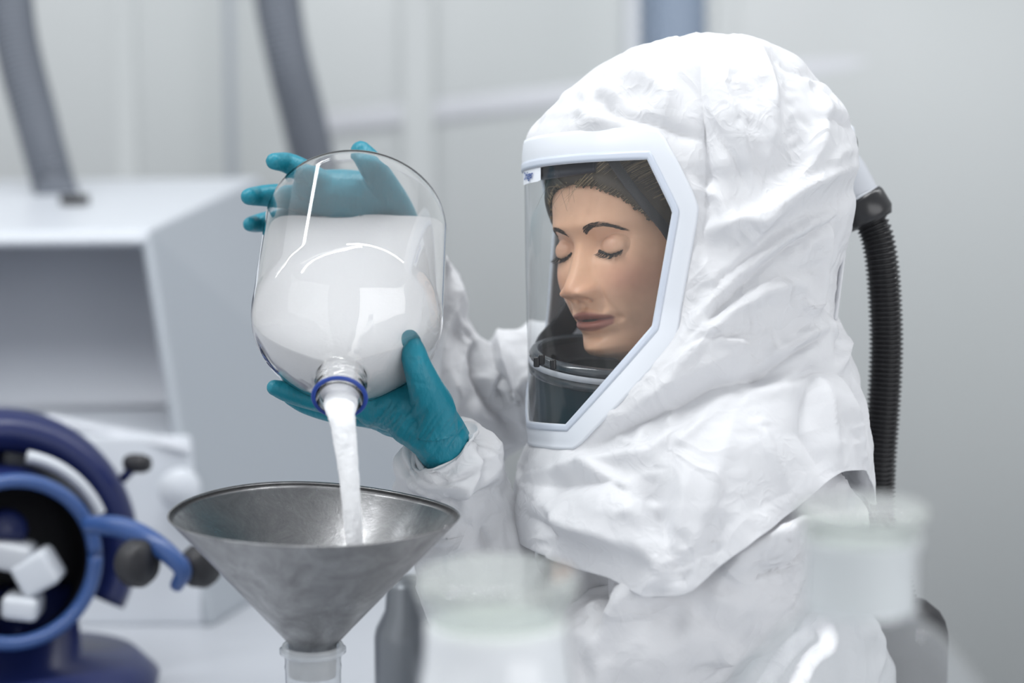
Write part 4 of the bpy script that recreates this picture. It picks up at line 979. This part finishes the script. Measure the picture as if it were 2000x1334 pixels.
b = MB(); b.tube([P(1052, 700, 2.02), P(1068, 668, 2.05), P(1098, 640, 2.07), P(1122, 600, 2.08), P(1135, 560, 2.09)], [[0.003, 0.008], [0.003, 0.011], [0.003, 0.013], [0.003, 0.012], [0.003, 0.008]], n=40, m=16, ref=(0, 1, 0)); b.build('chin_strap', M_BLACKM, person)
for (px_, py_) in [(1048, 707), (1058, 702), (1080, 712)]:
    b = MB(); q = P(px_, py_, NC[1] - 0.075 + (0.03 if px_ < 1060 else 0.012)); b.box(q, (0.006, 0.006, 0.010)); b.build('ring_latch', M_BLACK, ncol, bevel=0.0015)

# ---- coverall: trunk, sleeves, legs ---------------------------------
def sleeve(mb, pts, rad, folds, n=170, m=120, ref=None, seed=0, amp=1.0, ringy=0.0035):
    allp = catmull(np.hstack([np.array(pts), np.array(rad)]), n)
    G = sweep(allp[:, :3], allp[:, 3:], m, ref); Nn = normals(G)
    if ((G[n // 2] - G[n // 2].mean(0)) * Nn[n // 2]).sum() < 0: Nn = -Nn
    f3 = G.reshape(-1, 3); nf = Nn.reshape(-1, 3); px, py, _ = proj(f3); fc = sstep(-0.3, 0.2, -(nf @ VW))
    d = 2.4 * fold_field(px, py, folds) * fc if folds else np.zeros(len(f3))
    d = d + amp * (0.006 * crumple(f3, 0.09, seed + 1) + 0.013 * (ridged(f3, 0.065, seed + 2) - 0.5) + 0.007 * (ridged(f3, 0.03, seed + 5) - 0.5) + 0.002 * (ridged(f3, 0.013, seed + 6) - 0.5))
    # cross folds that run round the sleeve
    s = np.repeat(np.linspace(0, 1, n), m); L_ = np.linalg.norm(np.diff(allp[:, :3], axis=0), axis=1).sum()
    w_ = noise3(f3 * 16, seed + 3); d = d + ringy * np.abs(np.sin(s * L_ / 0.030 * np.pi + 2.6 * w_)) * sstep(-0.3, 0.5, noise3(f3 * 11, seed + 4))
    G = (f3 + nf * d[:, None]).reshape(G.shape); mb.grid(G, True, False)
cv = MB()
# near sleeve
sleeve(cv, [P(864, 868, 1.915), P(872, 880, 1.92), P(882, 915, 1.935), P(905, 990, 1.965), P(925, 1080, 1.975), P(955, 1200, 1.97), P(1010, 1330, 1.94), P(1100, 1390, 1.90), P(1210, 1310, 1.89), P(1330, 1200, 1.89), P(1450, 1100, 1.90), P(1535, 1030, 1.93), P(1570, 1005, 1.98)],
       [[0.030, 0.029], [0.038, 0.036], [0.051, 0.048], [0.055, 0.053], [0.060, 0.055], [0.066, 0.058], [0.072, 0.062], [0.080, 0.065], [0.082, 0.070], [0.082, 0.072], [0.080, 0.075], [0.074, 0.074], [0.05, 0.05]],
       [([(830, 905), (880, 930), (930, 900), (975, 890)], 0.004, 12), ([(930, 870), (925, 930), (905, 970), (880, 980)], 0.006, (8, 20)), ([(790, 960), (830, 990), (890, 985), (960, 960), (985, 950)], -0.007, (10, 14)),
        ([(1650, 965), (1560, 960), (1450, 1010), (1360, 1080)], -0.008, (20, 14)), ([(1640, 1000), (1540, 1030), (1440, 1090), (1400, 1140)], 0.010, (22, 14)),
        ([(1560, 1010), (1520, 1060), (1500, 1100), (1440, 1110)], 0.006, (12, 12)), ([(1400, 1040), (1330, 1100), (1250, 1160), (1180, 1250)], 0.008, (18, 26)), ([(1600, 1040), (1540, 1110), (1480, 1120), (1450, 1090)], -0.006, (8, 14)),
        ([(1140, 1100), (1190, 1170), (1180, 1260)], -0.008, (14, 24)), ([(1300, 1140), (1200, 1220), (1140, 1300)], 0.006, (12, 22)), ([(945, 1030), (950, 1080)], -0.005, 10)], seed=10)
# far sleeve
sleeve(cv, [P(800, 468, 2.13), P(815, 510, 2.14), P(838, 580, 2.155), P(862, 650, 2.17), P(890, 740, 2.19), P(940, 800, 2.21), P(1000, 755, 2.22), P(1070, 735, 2.21), P(1160, 760, 2.18), P(1260, 820, 2.14)],
       [[0.026, 0.030], [0.030, 0.034], [0.034, 0.038], [0.042, 0.042], [0.055, 0.05], [0.060, 0.055], [0.062, 0.055], [0.060, 0.06], [0.062, 0.06], [0.06, 0.06]],
       [([(975, 640), (990, 720), (1025, 820)], 0.008, (16, 20)), ([(940, 660), (930, 740), (960, 800), (1010, 850)], -0.010, (14, 14)), ([(900, 600), (870, 660), (860, 740), (840, 780)], 0.006, (16, 12)),
        ([(880, 720), (900, 770), (880, 840)], 0.006, 12), ([(870, 520), (840, 560), (850, 600)], -0.005, 10), ([(985, 760), (1010, 820), (1030, 860)], 0.004, 10)], seed=20)
# trunk
TP = [820, 860, 900, 950, 1000, 1080, 1180, 1300, 1450, 1650]
TL = [1300, 1180, 1090, 1045, 1030, 1030, 1045, 1090, 1140, 1150]
TR = [1540, 1620, 1645, 1655, 1662, 1680, 1700, 1730, 1760, 1790]
TD = [0.08, 0.12, 0.15, 0.165, 0.17, 0.165, 0.16, 0.155, 0.155, 0.16]
py = np.linspace(820, 1650, 190)[:, None]; a = np.linspace(0, 2 * np.pi, 220, endpoint=False)[None]
l, r, hd = pinterp(py, TP, TL), pinterp(py, TP, TR), pinterp(py, TP, TD)
X = ((l + r) / 2 - np.sin(a) * (r - l) / 2 - 1000) / FPX * 2.05; D = 2.05 - np.cos(a) * hd
G = CAM + D[..., None] * VW + X[..., None] * RT - ((py - 667) / FPX * 2.05 + 0 * a)[..., None] * UPV
Nn = normals(G); 
if ((G[90] - G[90].mean(0)) * Nn[90]).sum() < 0: Nn = -Nn
f3 = G.reshape(-1, 3); nf = Nn.reshape(-1, 3); px_, py_, _ = proj(f3)
d = fold_field(px_, py_, [([(1650, 1060), (1560, 1180), (1440, 1290), (1350, 1340)], 0.010, (22, 30)), ([(1600, 1100), (1620, 1200), (1660, 1300)], 0.006, (14, 20)), ([(1500, 1150), (1520, 1220), (1530, 1320)], 0.006, 14),
     ([(1400, 1230), (1440, 1300), (1440, 1334)], -0.006, 14), ([(1300, 1320), (1420, 1260), (1480, 1210)], 0.006, 10)]) + 0.007 * crumple(f3, 0.1, 30) + 0.015 * (ridged(f3, 0.09, 31) - 0.5) + 0.007 * (ridged(f3, 0.035, 32) - 0.5)
G = (f3 + nf * d[:, None]).reshape(G.shape); cv.grid(G, True, False)
zt = G[-1].mean(0)
for s_ in (-0.075, 0.085):
    c0 = np.array([zt[0] + s_, zt[1] + s_ * 0.5, 0])
    sleeve(cv, [c0 + (0, 0, zt[2] + 0.10), c0 + (0, 0, 0.75), c0 + (0, 0, 0.45), c0 + (0, 0, 0.20), c0 + (0, 0, 0.07)], [[0.10, 0.10], [0.10, 0.10], [0.085, 0.085], [0.075, 0.075], [0.06, 0.06]], [], n=100, m=60, seed=40)
suit = cv.build('coverall', M_TYV, person); so = suit.modifiers.new('t', 'SOLIDIFY'); so.thickness = 0.0012
suit['label'] = 'white crinkled coverall with loose sleeves'
# cuff hem of the near sleeve
for s_ in (-0.075, 0.085):
    c0 = np.array([zt[0] + s_, zt[1] + s_ * 0.5, 0]); b = MB()
    b.grid(sweep(np.array([c0 + (0.0 - 0.03 * t, -0.02 * t, 0.001 + 0.09 * (1 - t / 4) if False else 0.0) for t in range(1)] * 1 + [c0 + (0.03, 0.02, 0.045), c0 + (0, 0, 0.045), c0 + (-0.06, -0.04, 0.042), c0 + (-0.13, -0.08, 0.034), c0 + (-0.16, -0.10, 0.03)])[1:], np.array([[0.045, 0.045], [0.045, 0.052], [0.042, 0.05], [0.033, 0.045], [0.02, 0.03]])[1:][:4] if False else np.array([[0.02, 0.03], [0.045, 0.052], [0.042, 0.05], [0.033, 0.045], [0.02, 0.03]])[:5], 24, np.array([0, 0, 1.0]))); b.build('boot', M_BLACKM, person)

# ---- gloves ----------------------------------------------------------
def glove_bump(v, nn, fields):
    px, py, _ = proj(v); fc = sstep(-0.2, 0.3, -(nn @ VW)); return v + nn * (fold_field(px, py, fields) * fc)[:, None]
def fing(mb, pts, r): mb.tube(pts, r, n=28, m=16); mb.add(*ball(pts[-1], r[-1] * 0.99)); 
def ball(c, r, n=10, m=14):
    th = np.linspace(0.001, np.pi - 0.001, n); ph = np.linspace(0, 2 * np.pi, m, endpoint=False)
    G = np.stack([np.sin(th)[:, None] * np.cos(ph), np.sin(th)[:, None] * np.sin(ph), np.cos(th)[:, None] * np.ones(m)], -1) * r + np.asarray(c)
    return G.reshape(-1, 3), gridfaces(n, m, True, 0, True) + [tuple(range(m)), tuple(range((n - 1) * m, n * m))[::-1]]
# near (left) hand: palm up under the shoulder of the bottle
g1 = MB()
fing(g1, [P(915, 990, 1.965), P(900, 945, 1.95), P(878, 890, 1.925), P(850, 845, 1.905), P(815, 812, 1.90), P(775, 795, 1.905), P(730, 795, 1.91)], [0.026, 0.027, 0.027, 0.029, 0.032, 0.028, 0.020])
fing(g1, [P(860, 850, 1.92), P(810, 815, 1.935), P(760, 800, 1.945), P(715, 800, 1.95)], [0.024, 0.026, 0.026, 0.018])
fing(g1, [P(850, 845, 1.885), P(845, 800, 1.875), P(832, 760, 1.855), P(815, 715, 1.845), P(806, 685, 1.845), P(799, 660, 1.85)], [0.022, 0.022, 0.017, 0.0135, 0.0120, 0.0085])
fing(g1, [P(770, 790, 1.90), P(715, 790, 1.905), P(660, 790, 1.905), P(600, 778, 1.90), P(560, 765, 1.893), P(536, 757, 1.888)], [0.018, 0.0145, 0.0115, 0.0105, 0.0100, 0.0078])
fing(g1, [P(770, 805, 1.925), P(715, 808, 1.93), P(655, 805, 1.935), P(600, 790, 1.935), P(568, 776, 1.93)], [0.018, 0.0135, 0.011, 0.010, 0.008])
fing(g1, [P(780, 815, 1.95), P(725, 812, 1.955), P(665, 805, 1.962), P(615, 788, 1.965)], [0.017, 0.013, 0.0105, 0.008])
fing(g1, [P(790, 815, 1.965), P(740, 808, 1.975), P(690, 798, 1.985), P(650, 782, 1.99)], [0.015, 0.0115, 0.0095, 0.0075])
wr = []
for k in range(16):                                   # stretched latex wrinkles across the palm and wrist
    t = k / 15; cx = 740 + 150 * t; cy = 815 + 45 * t; ln = 40 + 22 * math.sin(k * 2.1)
    wr.append(([(cx - ln * 0.5, cy + ln * 0.75), (cx, cy), (cx + ln * 0.55, cy - ln * 0.8)], -0.0018 - 0.0012 * (k % 3 == 0), (3, 6)))
wr += [([(790, 735), (815, 748), (838, 752)], -0.0008, 4), ([(790, 700), (812, 705), (825, 700)], -0.0007, 4), ([(540, 775), (600, 800), (680, 812)], -0.0010, 4),
       ([(800, 770), (790, 800), (750, 830)], -0.001, 5), ([(820, 765), (805, 790), (780, 820)], -0.0012, 4), ([(845, 780), (820, 815), (790, 850)], -0.0014, 4), ([(868, 810), (845, 840), (815, 872)], -0.0016, 4)]
glove1 = fuse(g1, 'glove', 0.0016, M_GLOVE, person, 5, lambda v, nn: glove_bump(v, nn, wr)); glove1['label'] = 'teal nitrile glove under the bottle neck'
# far (right) hand: spread behind the base of the bottle
BASE = MOUTH - AX * 0.2745
def bp(px, py, off):          # a point behind the base plane of the bottle
    nrm = -AX; ray = P(px, py, 1.0) - CAM; t = ((BASE + nrm * off - CAM) @ nrm) / (ray @ nrm); return CAM + ray * t
g2 = MB()
fing(g2, [P(818, 505, 2.135), P(795, 468, 2.13), bp(765, 440, 0.030), bp(715, 415, 0.024), bp(660, 400, 0.022), bp(610, 390, 0.020)], [0.026, 0.026, 0.027, 0.030, 0.028, 0.018])
fing(g2, [bp(780, 440, 0.028), bp(720, 385, 0.024), bp(650, 372, 0.022), bp(600, 362, 0.018)], [0.024, 0.024, 0.022, 0.016])
fing(g2, [bp(770, 450, 0.028), bp(710, 440, 0.026), bp(650, 432, 0.024), bp(590, 428, 0.02)], [0.022, 0.024, 0.022, 0.016])
fing(g2, [bp(780, 430, 0.024), bp(765, 395, 0.020), bp(742, 350, 0.017), bp(722, 318, 0.015), P(705, 296, 1.985)], [0.020, 0.018, 0.0150, 0.0135, 0.0110])
fing(g2, [bp(660, 378, 0.020), bp(615, 350, 0.018), bp(585, 330, 0.016), P(560, 318, 1.99), P(535, 315, 1.965)], [0.016, 0.0135, 0.012, 0.0105, 0.0085])
fing(g2, [bp(640, 395, 0.020), bp(580, 386, 0.018), bp(535, 382, 0.014), P(500, 383, 2.00), P(486, 384, 1.975)], [0.016, 0.0135, 0.012, 0.0100, 0.0085])
fing(g2, [bp(640, 420, 0.020), bp(580, 424, 0.018), bp(535, 430, 0.014), P(503, 436, 2.03), P(488, 438, 2.005)], [0.015, 0.0125, 0.011, 0.0095, 0.0075])
fing(g2, [bp(650, 440, 0.020), bp(600, 458, 0.018), bp(560, 470, 0.014), P(530, 478, 2.05)], [0.014, 0.0115, 0.010, 0.008])
glove2 = fuse(g2, 'glove', 0.0018, M_GLOVE, person, 5); glove2['label'] = 'teal nitrile glove behind the bottle base'
